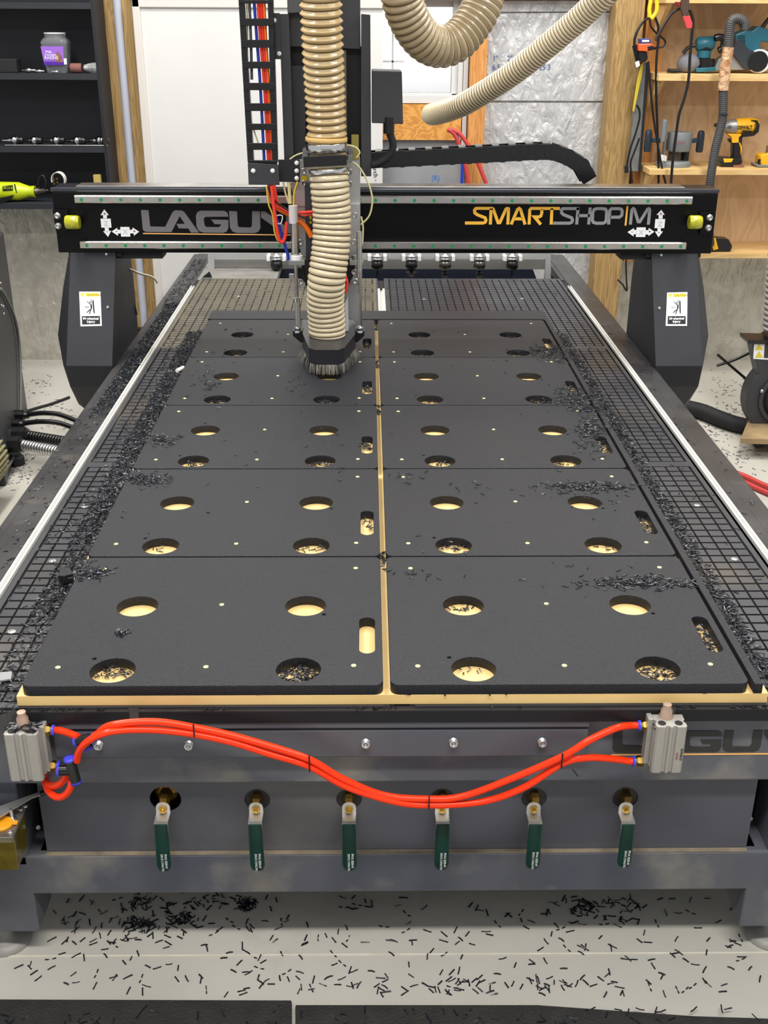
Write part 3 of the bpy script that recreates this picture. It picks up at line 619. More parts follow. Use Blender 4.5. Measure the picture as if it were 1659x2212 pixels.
slab('inner_panel', [(629, 142), (660, 142), (660, 345), (633, 345)], 2.03, .02, M_box)
slab('guide_strip', [(738, 108), (748, 108), (750, 340), (740, 340)], 2.03, .02, mat('aged_steel', srgb(110, 104, 92), .5, .4))
slab('brass_block', [(759, 292), (775, 292), (775, 345), (759, 345)], 1.995, .03, mat('dull_yellow_metal', srgb(158, 146, 74), .5, .4))
slab('mounting_plate', [(627, 346), (778, 338), (779, 700), (663, 640), (652, 560), (634, 445)], 2.00, .02, M_alu)
slab('plate_step', [(752, 440), (777, 440), (779, 612), (754, 608)], 1.985, .015, M_alu)
slab('plate_step', [(627, 395), (660, 395), (664, 445), (640, 445)], 1.99, .01, mat('pinkish_aluminium', srgb(196, 180, 180), .4, .5))
slab('dark_cover', [(658, 396), (690, 396), (690, 600), (662, 600)], 1.965, .03, M_box)
slab('ground_mark', [(651, 380), (664, 380), (663, 393), (652, 393)], 1.993, .004, mat('yellow_sticker', srgb(240, 200, 30), .5))
slab('caution_mark', [(668, 464), (680, 462), (680, 482), (670, 484)], 1.962, .004, mat('yellow_sticker_b', srgb(235, 200, 30), .5))
slab('lower_block', [(655, 560), (668, 560), (668, 622), (662, 622), (650, 585)], 1.95, .04, mat('brown_black', srgb(42, 34, 34), .4))
slab('lower_block', [(750, 560), (768, 560), (766, 590), (750, 622)], 1.95, .04, M_inner)
slab('cylinder_bracket', [(643, 580), (656, 580), (662, 612), (646, 602)], 1.94, .02, M_fit)
for bx, by in ((656, 370), (755, 371), (657, 396), (755, 397), (766, 465), (764, 523), (649, 524), (650, 609), (768, 608), (765, 588)):
    p = P(bx, by, 1, 1.985 if by < 580 else 1.938); m = MB(); m.lathe(p+V((0, .004, 0)), (0, -1, 0), [(0, .009), (.0045, .009), (.0047, .006), (.002, .0058), (.002, .0001)], 16); m.obj('screw', M_zinc, car)
# spindle
m = MB(); m.lathe((-.155, 1.975, .50), (0, 0, -1), [(0, .052), (.30, .052), (.302, .045), (.345, .04), (.347, .028), (.40, .024), (.402, .006), (.47, .005)], 28); m.obj('spindle', M_steel, car)
# junction box and its conduit
jb = slab('junction_box', [(803, 152), (868, 154), (871, 268), (803, 266)], 1.97, .11, M_box, car, .003)
c = spline([P(x, y, 1, 1.98) for x, y in ((840, 266), (841, 285), (848, 305), (848, 322), (838, 340), (820, 352), (803, 357))], .003)
def corr(pts, r, pitch, amp, mt, wire=None, n=36, name='hose', par=None, prof=((0, 0), (.1, .35), (.3, .85), (.5, 1), (.7, .85), (.9, .35)), step=.004):
    pts = resample(spline(pts, step), pitch/len(prof)); m = MB(); rs = []; k = len(prof)
    for i in range(len(pts)): rs.append((r(i/len(pts)) if callable(r) else r)-amp*(1-prof[i % k][1]))
    m.tube(pts, rs, n, False); o = m.obj(name, mt, par, fix=False)
    if wire:
        o.data.materials.append(wire); idx = []
        for f in range(len(o.data.polygons)): idx.append(1 if (f//n) % k == k-1 else 0)
        o.data.polygons.foreach_set('material_index', idx)
    return o
corr(c, .0125, .005, .0025, M_matte, name='conduit', par=car, n=16, prof=((0, 0), (.5, 1)), step=.003)
m = MB(); p = P(840, 262, 1, 1.98); m.cyl(p+V((0, 0, .012)), p-V((0, 0, .035)), .0165, n=12); m.obj('cable_gland', M_fit, car)
# hose bracket
slab('hose_bracket', [(655, 338), (748, 334), (749, 357), (656, 362)], 1.805, .012, M_fit, car, .001)
slab('bracket_arm', [(654, 322), (763, 318), (762, 343), (652, 346)], 1.94, .05, mat('clear_grey_acrylic', srgb(120, 120, 122), .25), car)
for x in (655, 752):
    a = P(x, 345, 1, 1.81); m = MB(); m.box(a.x, a.x+.012, 1.81, 1.96, a.z-.008, a.z+.010); m.obj('bracket_side', mat('smoky_acrylic', srgb(96, 96, 98), .25), car)
slab('chain_bracket', [(535, 352), (602, 356), (604, 400), (537, 399)], 1.93, .006, M_box)
slab('chain_bracket', [(601, 345), (647, 345), (648, 394), (604, 393)], 1.945, .006, M_matte)
slab('chain_bracket', [(588, 28), (604, 28), (607, 128), (592, 128)], 1.985, .006, M_box)
for bx, by, yy in ((547, 369, 1.93), (589, 369, 1.93), (641, 352, 1.945), (641, 369, 1.945), (641, 385, 1.945), (592, 44, 1.985), (603, 116, 1.985)):
    p = P(bx, by, 1, yy); m = MB(); m.lathe(p, (0, -1, 0), [(0, .0068), (.002, .0068), (.004, .004), (.0041, .0002)], 16); m.obj('bolt', M_white, car)
# lift cylinders, rods and their feet
def vcyl(name, x, y0, y1, r, yy, mt, n=16):
    a = P(x, y0, 1, yy); b = P(x, y1, 1, yy); b.x = a.x; m = MB(); m.cyl(a, b, r, n=n); return m.obj(name, mt, car)
vcyl('lift_cylinder', 636, 480, 566, .0125, 1.93, M_steel); vcyl('cylinder_cap', 633, 444, 482, .014, 1.93, mat('white_cap', srgb(206, 202, 202), .4))
for cx, w_ in ((641, 17), (770, 15)):
    slab('cylinder_flange', [(cx-w_, 563), (cx+w_, 563), (cx+w_, 573), (cx-w_, 573)], 1.90, .04, mat('flange_grey', srgb(150, 150, 148), .4, .5))
vcyl('flange_nut', 641, 552, 566, .019, 1.92, M_white, 6); vcyl('flange_nut', 771, 552, 566, .015, 1.92, M_zinc, 6)
vcyl('guide_rod', 639, 570, 650, .0058, 1.905, M_steel); vcyl('guide_rod', 642, 645, 712, .0088, 1.90, M_zinc); vcyl('rod_collar', 641, 643, 652, .0095, 1.90, M_chrome)
vcyl('guide_rod', 776, 500, 600, .0085, 1.905, M_zinc); vcyl('guide_rod', 778, 585, 712, .0048, 1.90, M_steel)
for x in (643, 777):
    p = P(x, 706, 1, 1.90); m = MB(); m.lathe(p, (0, 0, -1), [(-.006, .006), (0, .006), (.0, .011), (.006, .011), (.007, .008), (.013, .0125), (.018, .0125)], 16); m.obj('rod_nut', M_chrome, car)
# dust shoe
ztop, zbot = .078, .032
def T(x, y, z=ztop): q = P(x, y, 2, z); return V((q.x, q.y, z))
tp = [T(667, 751), T(680, 756), T(731, 756), T(744, 751), T(767, 722), T(767, 690), T(653.5, 690), T(653.5, 720)]
m = MB(); m.loft([[V((p.x, p.y, zbot)) for p in tp], tp]); shoe = m.obj('dust_shoe', mat('shoe_black', srgb(34, 34, 38), .3, c2=srgb(42, 42, 46), nscale=5), car, .003)
for sx, x0, x1 in ((-1, 633, 654), (1, 787, 767)):
    a = T(x0, 716); b = T(x1, 716); m = MB(); yy = a.y
    m.prism([(a.x, yy-.01, .083), (b.x, yy-.01, .083), (b.x, yy-.01, .045), (b.x+(a.x-b.x)*.25, yy-.01, .045), (a.x, yy-.01, .066)], (0, .045, 0)); m.obj('shoe_ear', M_fit, shoe, .001)
br = random.Random(3); m = MB(); cpt = V((sum(p.x for p in tp)/8, sum(p.y for p in tp)/8, 0)); N_ = len(tp)
m2 = MB(); m2.loft([[V((p.x*.99+cpt.x*.01, p.y*.99+cpt.y*.01, .003)) for p in tp], [V((p.x, p.y, zbot)) for p in tp]], False); 
for i in range(N_):
    a, b = tp[i], tp[(i+1) % N_]; L = (b-a).length
    for k in range(int(L/.0011)):
        t = br.random(); p = a.lerp(b, t); o_ = (p-cpt); o_.z = 0; o_.normalize(); sp = br.uniform(0, .010)+(.018 if o_.x < -.75 else .010 if o_.x > .75 else 0)*br.random()
        e = p+o_*sp+V((br.uniform(-.004, .004), br.uniform(-.004, .004), 0)); q0 = V((p.x, p.y, zbot)); q1 = V((e.x, e.y, .002+br.random()*.003)); tt = (b-a).normalized()*.00045
        mid = q0.lerp(q1, .5)+o_*.003
        m.add([q0-tt, q0+tt, mid+tt, mid-tt, q1+tt*.6, q1-tt*.6], [(0, 1, 2, 3), (3, 2, 4, 5)], True)
bs = m.obj('brush_skirt', M_brushhair, shoe, fix=False); m2.obj('brush_core', M_matte, shoe)
# wires on the carriage
def wire(name, pts, r, mt, par=car, step=.006, n=10): m = MB(); m.tube(spline(pts, step), r, n); return m.obj(name, mt, par)
M_oc = mat('orange_cable', srgb(250, 120, 24), .35); M_rc = mat('red_tube', srgb(240, 60, 44), .3); M_bc = mat('blue_tube', srgb(30, 60, 170), .3)
M_yc = mat('pale_yellow_tube', srgb(214, 206, 150), .35); M_yw = mat('yellow_wire', srgb(220, 190, 60), .4); M_gc = mat('grey_cable', srgb(80, 84, 90), .5)
Q3 = lambda l, y: [P(a_, b_, 1, y) for a_, b_ in l]
wire('cable', Q3([(583, 396), (586, 425), (597, 447), (625, 463), (650, 480), (665, 497), (673, 512)], 1.95), .0085, M_oc)
wire('air_line', Q3([(592, 396), (598, 430), (612, 452), (640, 459), (680, 457)], 1.935), .0045, M_rc)
wire('air_line', Q3([(580, 398), (590, 440), (620, 456), (650, 466), (680, 461)], 1.94), .0035, M_rc)
wire('air_line', Q3([(587, 402), (592, 450), (600, 505), (608, 524), (616, 512), (619, 480)], 1.92), .005, M_rc)
wire('air_line', Q3([(583, 402), (592, 450), (603, 490), (614, 525), (622, 552), (622, 562)], 1.945), .005, M_bc)
wire('cable', Q3([(579, 402), (590, 430), (620, 452), (650, 468), (678, 478)], 1.93), .003, M_fit)
wire('cable', Q3([(576, 402), (580, 440), (589, 465), (593, 500), (600, 520)], 1.93), .0025, M_yw)
wire('cable', Q3([(592, 478), (598, 466), (610, 466), (606, 484), (596, 480)], 1.925), .0016, M_white)
wire('air_line', Q3([(612, 394), (616, 415), (624, 440)], 1.95), .003, M_yc); wire('air_line', Q3([(624, 394), (627, 440)], 1.95), .0055, M_yc); wire('cable', Q3([(643, 392), (636, 415), (634, 445)], 1.94), .0025, M_yw)
wire('air_line', Q3([(745, 312), (768, 318), (777, 330), (770, 340)], 1.90), .0028, M_yc)
wire('air_line', Q3([(752, 346), (775, 360), (795, 395), (804, 430), (798, 465), (780, 485)], 1.93), .0028, M_yc)
wire('air_line', Q3([(780, 468), (784, 490), (783, 520), (781, 530)], 1.98), .0028, M_yc)
wire('air_line', Q3([(626, 344), (640, 335), (655, 330)], 1.95), .0022, M_yc)
wire('air_line', Q3([(746, 596), (750, 612), (746, 632)], 1.9), .0045, M_rc)
slab('shield_plate', [(744, 656), (751, 640), (753, 715), (746, 716)], 1.90, .04, mat('translucent_plate', srgb(190, 192, 200), .3), car)

# ================================================================== dust hoses
hp = [(694, -420, 1.76), (692, -160, 1.79), (692, -60, 1.80), (693, 0, 1.81), (697, 100, 1.83), (702, 200, 1.86), (706, 290, 1.875), (708, 340, 1.875), (712, 400, 1.865), (717, 470, 1.865), (714, 540, 1.855), (706, 600, 1.845), (703, 650, 1.855), (706, 700, 1.865), (708, 748, 1.865)]
hose = corr([P(x, y, 1, Y) for x, y, Y in hp[7:]], .0585, .0172, .0045, M_hose, M_hosewire, 44, 'dust_hose', None, ((0, 0), (.10, .5), (.28, .9), (.5, 1), (.72, .9), (.90, .5)))
corr([P(x, y, 1, Y) for x, y, Y in hp[:8]], .0600, .0205, .0085, M_hose2, M_hosewire, 44, 'upper_section', hose, ((0, 0), (.12, .22), (.32, .6), (.5, 1), (.68, .6), (.88, .22)))
tag(hose, 'cream ribbed vertical dust hose hanging in front of the spindle', 'hose')
for (x0, y0_), (x1, y1_), mt_, r_ in (((705, 296), (705, 305), mat('tan_hose_end', srgb(214, 176, 110), .4), .0615), ((705, 309), (706, 326), M_chrome, .0605), ((709, 362), (710, 372), M_chrome, .0595), ((708, 741), (708, 754), M_chrome, .060)):
    a = P(x0, y0_, 1, 1.87); b = P(x1, y1_, 1, 1.87); m = MB(); m.lathe(a, b-a, [(0, r_-.001), (.001, r_), ((b-a).length-.001, r_), ((b-a).length, r_-.001)], 40); m.obj('hose_clamp', mt_, hose)
p = P(703, 318, 1, 1.81); m = MB(); m.box(p.x-.014, p.x+.016, p.y-.004, p.y+.003, p.z-.007, p.z+.007); m.obj('clamp_screw', M_chrome, hose, .002)
up = [(850, -420, 1.82), (853, -250, 1.84), (858, -90, 1.86), (864, -30, 1.87), (873, 15, 1.89), (895, 62, 1.92), (922, 91, 1.95), (953, 101, 1.98), (985, 90, 2.0), (1012, 62, 2.02), (1038, 20, 2.04), (1052, -30, 2.06), (1060, -90, 2.08), (1064, -250, 2.1), (1066, -420, 2.1)]
tag(corr([P(x, y, 1, Y) for x, y, Y in up], .0590, .0190, .0055, mat('tan_hose', srgb(150, 132, 100), .35, c2=srgb(166, 148, 116), nscale=8, coat=.2), M_hosewire, 44, 'dust_hose'), 'brownish ribbed hose hanging in a U loop in front of the window', 'hose')
dp = [(932, 247, 3.1), (946, 245, 2.95), (985, 232, 2.8), (1022, 214, 2.72), (1109, 158, 2.6), (1196, 88, 2.5), (1271, 22, 2.42), (1335, -45, 2.35), (1400, -170, 2.27), (1460, -300, 2.2), (1500, -450, 2.15)]
tag(corr([P(x, y, 1, Y) for x, y, Y in dp], .0410, .0125, .0034, M_hose, M_hosewire, 44, 'dust_hose'), 'cream ribbed hose running diagonally across the foil boards', 'hose')
# ================================================================== vertical cable chain
cc = thing('cable_carrier', 'vertical black ladder cable carrier with red, blue and orange wires inside', 'cable chain', P(570, 350, 1, 1.97))
def lx(y): return 515+(535-515)*y/352
def rx(y): return 578+(588-578)*y/352
ys = [(-135, -120), (-90, -75), (-45, -30), (0, 8), (40, 56), (86, 103), (133, 148), (179, 195), (223, 240), (267, 281), (309, 324), (346, 356)]
for k in range(len(ys)-1):
    a, b = (ys[k][0]+ys[k][1])/2, (ys[k+1][0]+ys[k+1][1])/2; m = MB()
    m.prism(PP([(lx(a), a), (lx(a)+13, a), (lx(b)+13, b), (lx(b), b)], 1, 1.955), (0, .03, 0))
    m.prism(PP([(rx(a), a), (rx(a)+12, a), (rx(b)+12, b), (rx(b), b)], 1, 1.955), (0, .03, 0))
    m.prism(PP([(lx(b)+1, ys[k+1][0]), (rx(b)+11, ys[k+1][0]), (rx(b)+11, ys[k+1][1]), (lx(b)+1, ys[k+1][1])], 1, 1.951), (0, .004, 0))
    m.prism(PP([(lx(b)+1, ys[k+1][0]+3), (rx(b)+11, ys[k+1][0]+3), (rx(b)+11, ys[k+1][1]-3), (lx(b)+1, ys[k+1][1]-3)], 1, 1.985), (0, .004, 0))
    m.obj('chain_link', M_fit, cc, .001)
for nm, l, r, mt in (('cable', [(533, -135), (541, 60), (544, 172)], .0042, M_gc), ('air_line', [(539, -135), (553, 60), (562, 180), (571, 352)], .0045, M_bc), ('air_line', [(550, -135), (561, 60), (571, 180), (580, 352)], .005, M_rc), ('air_line', [(557, -135), (567, 60), (576, 180), (585, 352)], .0042, M_rc), ('cable', [(564, -135), (573, 60), (580, 180), (589, 350)], .0045, M_oc), ('cable', [(527, -135), (535, 60), (533, 170), (540, 250), (560, 315)], .0022, M_yc)):
    wire(nm, Q3(l, 1.972), r, mt, cc, .02)
# ================================================================== energy chain behind the gantry
ec = thing('energy_chain', 'black plastic energy chain arching along behind the gantry top', 'cable chain', P(1000, 345, 1, 2.35))
cpts = resample(spline([P(x, y, 1, 2.33) for x, y in ((760, 349), (840, 345), (920, 341), (1000, 337), (1080, 333), (1150, 329), (1190, 328), (1222, 338), (1250, 353), (1270, 377), (1281, 415))], .004), .056)
M_cbar = mat('chain_bar_grey', srgb(96, 96, 94), .45)
for a, b in zip(cpts, cpts[1:]):
    d_ = (b-a).normalized(); n_ = V((-d_.z, 0, d_.x)); h_ = .0275; m = MB()
    out = [a+n_*h_*cos(t)-d_*h_*sin(t) for t in [pi*k/8 for k in range(9)]]
    pl = [a+n_*h_*.92, a-n_*h_*.92, b-n_*h_*.92, b+n_*h_*.92]
    m.prism(pl, (0, .006, 0)); m.prism([p+V((0, .07, 0)) for p in pl], (0, .006, 0)); m.cyl(a-V((0, .0015, 0)), a+V((0, .004, 0)), h_, n=24, smooth=False); m.cyl(a, a+V((0, .072, 0)), .006, n=8)
    m.cyl(a-V((0, .0035, 0)), a, .008, n=14)
    lk = m.obj('chain_link', M_fit, ec, .0008)
    m = MB(); c_ = a.lerp(b, .62)+n_*(h_-.001); m.obox(c_+V((0, .038, 0)), d_*.011, V((0, .034, 0)), n_*.002); m.obj('cross_bar', M_cbar, lk)
# ================================================================== tool rack behind the bed
TY = 3.42
rk = thing('tool_rack', 'pale grey steel tool rack frame beyond the far end of the bed', 'rack', (.02, TY, -.05))
M_rack = mat('pale_grey_paint', srgb(172, 174, 174), .35, c2=srgb(158, 158, 156), nscale=6, coat=.2)
m = MB(); m.prism(PP([(449, 546), (1190, 545), (1190, 559), (449, 559)], 1, TY), (0, .03, 0)); m.obj('top_beam', M_rack, rk, .001)
for q in ([(449, 559), (463, 559), (463, 603), (449, 603)], [(1178, 559), (1190, 559), (1190, 603), (1178, 603)]):
    m = MB(); m.prism(PP(q, 1, TY), (0, .02, 0)); m.obj('upright', M_rack, rk, .001)
m = MB(); m.prism(PP([(462, 560), (1180, 560), (1180, 582), (462, 580)], 1, TY+.06), (0, .005, 0)); m.obj('back_plate', mat('worn_grey_plate', srgb(160, 160, 156), .5, c2=srgb(140, 138, 130), nscale=9), rk)
m = MB(); a = P(640, 600, 1, 3.5); m.prism(PP([(500, 575), (1150, 578), (1165, 620), (500, 620)], 1, TY+.10), (0, .01, 0)); m.obj('lower_plate', mat('navy_steel', srgb(46, 52, 68), .3), rk)
m = MB(); m.box(XL+.09, -.42, 3.2, 3.6, -.07, -.0455); m.obj('end_plate', mat('dusty_end_plate', srgb(110, 108, 104), .6, c2=srgb(140, 138, 132), nscale=10), rk)
m = MB(); m.box(.80, .815, 3.2, 3.6, -.07, -.0455); m.obj('end_plate', M_ledge, rk)
m = MB(); a = P(630, 606, 1, 3.22); m.cyl(a, a+V((0, 0, .028)), .011); m.obj('stop_pin', mat('grey_pin', srgb(130, 130, 132), .4), rk)
for x, bit in ((597, 0), (815, 0), (889, 1), (962, 2), (1036, 2), (1107, 0)):
    c_ = P(x, 560, 1, TY-.035)
    lab = {597: 'black tool holder with thin bit, alone on the rack left of the spindle', 815: 'tool holder with thin straight bit, just right of the spindle', 889: 'tool holder with wide winged surfacing cutter on the rack', 962: 'tool holder with cone shaped bit, fourth from the right end of rack less one', 1036: 'tool holder with dark pointed bit, second from the right on the rack', 1107: 'tool holder with twisted drill bit, rightmost on the rack'}[x]
    if x == 962: lab = 'tool holder with cone shaped bit, middle one right of the spindle'
    t = thing('tool_holder', lab, 'tool holder', c_, 'tool holders in the rack')
    m = MB(); m.lathe(c_+V((0, 0, .03)), (0, 0, -1), [(0, .012), (.012, .014), (.013, .026), (.018, .026), (.019, .021), (.023, .021), (.024, .026), (.03, .026), (.031, .018), (.04, .018)], 20); m.obj('taper', M_zinc, t)
    m = MB(); m.lathe(c_+V((0, 0, -.006)), (0, 0, -1), [(0, .019), (.004, .026), (.03, .026), (.036, .018), (.04, .017), (.04, .004)], 20); m.obj('collet_nut', M_fit if bit != 2 else mat('nut_steel', srgb(110, 106, 100), .3, .9), t)
    if bit == 0: prof = [(0, .0045), (.022, .004), (.045, .0035), (.046, .0005)]
    elif bit == 1: prof = [(0, .008), (.012, .008), (.013, .026), (.022, .028), (.024, .016), (.034, .004)]
    else: prof = [(0, .006), (.012, .006), (.018, .017), (.026, .016), (.042, .001)]
    m = MB(); m.lathe(c_+V((0, 0, -.044)), (0, 0, -1), prof, 10, False); m.obj('cutter_bit', mat('tool_steel', srgb(60, 58, 56), .3, .8), t)
    m = MB(); m.box(c_.x-.042, c_.x-.027, TY-.05, TY, c_.z-.006, c_.z+.018); m.box(c_.x+.027, c_.x+.042, TY-.05, TY, c_.z-.006, c_.z+.018); m.obj('holder_clip', M_white, rk, .002)
# ================================================================== pneumatics on the front
def air_cyl(quadtop, x0, x1, zt, zb, sd, port_px, ground):
    pass
def cylinder(x0, x1, fin0, fin1, yt, yb):
    zt, zb, y0, y1 = P(50, yt, 1, -.05).z, P(50, yb, 1, -.05).z, -.050, -.014
    w = x1-x0
    sec = [(x0+.003, y0), (x0+w*.30, y0), (x0+w*.32, y0+.0035), (x0+w*.44, y0+.0035), (x0+w*.45, y0), (x0+w*.54, y0), (x0+w*.56, y0+.0035), (x0+w*.66, y0+.0035), (x0+w*.68, y0), (x1-.003, y0), (x1, y0+.003),
           (x1, y0+.012), (x1-.003, y0+.014), (x1-.003, y0+.019), (x1, y0+.021), (x1, y1), (x0, y1), (x0, y0+.021), (x0+.003, y0+.019), (x0+.003, y0+.014), (x0, y0+.012), (x0, y0+.003)]
    m = MB(); m.prism([(x, y, zb) for x, y in sec], (0, 0, zt-zb)); cy = m.obj('air_cylinder', M_alucyl, table, .0006)
    m = MB(); m.box(min(fin0, fin1), max(fin0, fin1), -.030, -.010, zb+.004, zt+.001); m.obj('cylinder_flange', M_alucyl, cy, .001)
    m = MB(); c_ = (x0+x1)/2-.003
    m.lathe((c_, -.020, zt-.004), (0, 0, 1), [(0, .012), (.006, .012), (.008, .0095), (.017, .0095), (.019, .007), (.028, .007)], 18); m.obj('piston_rod', mat('pinkish_rod', srgb(176, 150, 132), .4, .3), cy, 0)
    for xx in (x0+.011, x1-.012):
        m = MB(); m.cyl((xx, y0+.011, zt-.002), (xx, y0+.011, zt+.0006), .0065, n=16); m.obj('screw_recess', M_matte, cy)
    return cy
pX = lambda x, y, Y=-.05: P(x, y, 1, Y).x
c1 = cylinder(pX(6, 1588), pX(79, 1588), pX(80, 1575, -.03), pX(95, 1575, -.03), 1588, 1688); c2 = cylinder(pX(1418, 1577), pX(1485, 1577), pX(1400, 1565, -.03), pX(1411, 1565, -.03), 1577, 1677)
text_obj('cylinder_print', 'SDA50x25', .006, M_matte, c2, (pX(1472, 1610), -.0505, -.092), (0, 0, -1), (1, 0, 0), .0001, .9)
text_obj('cylinder_print', 'AirTAC', .005, mat('red_print', srgb(170, 50, 50), .5), c2, (pX(1462, 1618), -.0505, -.100), (0, 0, -1), (1, 0, 0), .0001, .9)
def fitting(par, x, y, sd, Y=-.02):
    p = P(x, y, 1, Y); d_ = V((sd, 0, 0)); m = MB(); m.lathe(p-d_*.011, d_, [(0, .005), (.003, .006), (.0035, .0098), (.014, .0098), (.0145, .0075), (.018, .0085)], 6, False); f = m.obj('brass_fitting', M_brass, par, .0005)
    m = MB(); m.lathe(p+d_*.0065, d_, [(0, .0088), (.0045, .0088), (.0046, .0062)], 20); m.obj('release_collar', M_blue, f); return p+d_*.010
a1 = fitting(c1, 104, 1577, 1, -.018); a2 = fitting(c1, 116, 1655, 1, -.018); b1 = fitting(c2, 1392, 1567, -1, -.018); b2 = fitting(c2, 1380, 1644, -1, -.018)
def tee(x, y, u, v, Y, label, r=.0085, L=.020, ext=()):
    c_ = P(x, y, 1, Y); u = V(u).normalized(); v = V(v).normalized(); m = MB()
    m.cyl(c_-u*L, c_+u*L, r); m.cyl(c_, c_+v*L, r*.97); o = m.obj('tee_fitting', M_fit, None, .0008); tag(o, label, 'pipe fitting')
    for q, d_ in ((c_-u*L, -u), (c_+u*L, u), (c_+v*L, v)):
        m = MB(); m.lathe(q, d_, [(0, r*1.08), (.004, r*1.08), (.0042, r*.7)], 20); m.obj('release_collar', M_blue, o)
    return c_
tee(183, 1597, (.95, 0, .25), (.25, 0, -1), -.045, 'upper black tee fitting with blue collars on the orange tubes', .0075, .014)
tee(157, 1664, (-.12, 0, 1), (-1, 0, -.02), -.045, 'lower black tee fitting with blue collars beside the left air cylinder', .0088, .021)
def Q(l, Y):
    return [P(t[0], t[1], 1, t[2] if len(t) > 2 else Y) for t in l]
def toptube(pts, label, r=.0059, ties=()):
    m = MB(); sp = spline(pts, .006); m.tube(sp, r, 14); o = m.obj('air_tube', M_red, None); tag(o, label, 'tube'); return o, sp
toptube([a1]+Q([(130, 1578, -.022), (150, 1584, -.03), (168, 1592, -.045)], 0), 'short orange-red air tube from the left cylinder top to the tee')
tA, spA = toptube(Q([(200, 1592, -.045), (212, 1584, -.048), (235, 1568, -.05), (290, 1560, -.045), (350, 1560, -.042), (418, 1571, -.04), (490, 1586, -.042), (570, 1608, -.046), (667, 1640, -.05), (740, 1682, -.05), (830, 1718, -.048), (927, 1726, -.045), (1000, 1720, -.045), (1100, 1684, -.048), (1215, 1634, -.05), (1275, 1598, -.045), (1330, 1573, -.032)], 0)+[b1+V((-.012, 0, 0)), b1], 'long orange-red air tube whose right end runs to the upper fitting')
tB, spB = toptube(Q([(166, 1644, -.045), (171, 1623, -.05), (190, 1601, -.058), (225, 1584, -.06), (270, 1577, -.05), (340, 1577, -.045), (418, 1586, -.043), (500, 1603, -.045), (580, 1628, -.048), (667, 1655, -.05), (750, 1700, -.052), (850, 1731, -.05), (927, 1739, -.046), (1040, 1732, -.045), (1130, 1702, -.047), (1215, 1649, -.045), (1270, 1637, -.035), (1330, 1640, -.022)], 0)+[b2+V((-.008, 0, 0)), b2], 'long orange-red air tube whose right end runs to the lower fitting')
toptube(Q([(155, 1686, -.045), (152, 1702, -.045), (140, 1718, -.042), (122, 1722, -.035), (104, 1708, -.02), (98, 1688, -.002), (96, 1672, .02)], 0), 'outer orange-red tube loop hanging below the lower tee')
toptube(Q([(145, 1668, -.035), (140, 1682, -.032), (128, 1694, -.028), (112, 1698, -.018), (101, 1690, -.005), (97, 1678, .02)], 0), 'inner orange-red tube loop hanging below the lower tee')
for x, ya, yb in ((418, 1560, 1592), (668, 1628, 1668), (927, 1716, 1748), (1215, 1624, 1660)):
    p, q = P(x, ya+2, 1, -.054), P(x, yb-2, 1, -.054); m = MB(); m.box(p.x-.0011, p.x+.0011, -.0575, -.0545, q.z, p.z); m.obj('cable_tie', M_matte, tA)
m = MB(); a = P(1237, 1662, 1, -.058); b = P(1249, 1677, 1, -.056); m.tube([a, b], .0011, 6); m.obj('tie_tail', M_matte, tA)
# black tape pieces on the lip
M_tape = mat('black_tape', srgb(58, 57, 56), .3)
for q, lb in (([(278, 1530), (299, 1530), (301, 1560), (281, 1560)], 'black tape strip on the lip above the orange tubes'), ([(1436, 1528), (1458, 1528), (1459, 1560), (1437, 1560)], 'dark tape strip on the lip above the right air cylinder')):
    m = MB(); m.prism(PP(q, 1, -.0135), (0, .001, 0)); tag(m.obj('tape_strip', M_tape), lb, 'tape')
for q, lb in (([(15, 1536), (52, 1536), (56, 1572), (18, 1576)], 'grey-black bent tape tab at the far left end of the lip'), ([(0, 1545), (14, 1540), (22, 1572), (0, 1580)], 'dark tape tab cut by the left edge of the photo')):
    m = MB(); m.prism(PP(q, 1, -.014), (0, .001, 0)); tag(m.obj('tape_strip', M_tape), lb, 'tape')
m = MB(); p = P(1, 1455, 2, -.036); q = P(26, 1450, 2, -.030); m.prism(PP([(0, 1452), (26, 1450), (24, 1466), (0, 1470)], 2, -.030), (0, 0, -.003)); tag(m.obj('clear_tape', mat('clear_tape', srgb(150, 150, 152), .15)), 'crumpled shiny tape strip on the grid at left front corner', 'tape')
# lettering on the front beam right side
zf = lambda p: zoomed(1300, 1540, .2164, p)
def fdecal(name, polys, mt):
    m = MB()
    for p in polys: m.prism(PP(p, 1, .0135), (0, -.0008, 0))
    return m.obj(name, mt, table)
fdecal('brand_lettering', [zf([(118, 178), (205, 178), (205, 318), (400, 330), (400, 398), (150, 396), (118, 385), (106, 350)]),
 zf([(850, 190), (880, 176), (1165, 178), (1195, 195), (1202, 232), (930, 232), (890, 236), (878, 260), (880, 325), (900, 337), (1075, 337), (1090, 325), (1092, 307), (1005, 307), (985, 268), (1197, 266), (1190, 340), (1165, 380), (1130, 388), (830, 388)]),
 zf([(1228, 175), (1320, 175), (1298, 310), (1310, 336), (1470, 336), (1495, 315), (1515, 172), (1610, 172), (1585, 330), (1560, 370), (1515, 386), (1260, 388), (1220, 370), (1205, 335)]),
 zf([(1625, 172), (1720, 172), (1850, 330), (1850, 388), (1740, 388), (1640, 245), (1622, 215)])], M_letdark)
fdecal('brand_underline', [zf([(92, 410), (1900, 398), (1900, 412), (92, 423)])], M_orangeline)
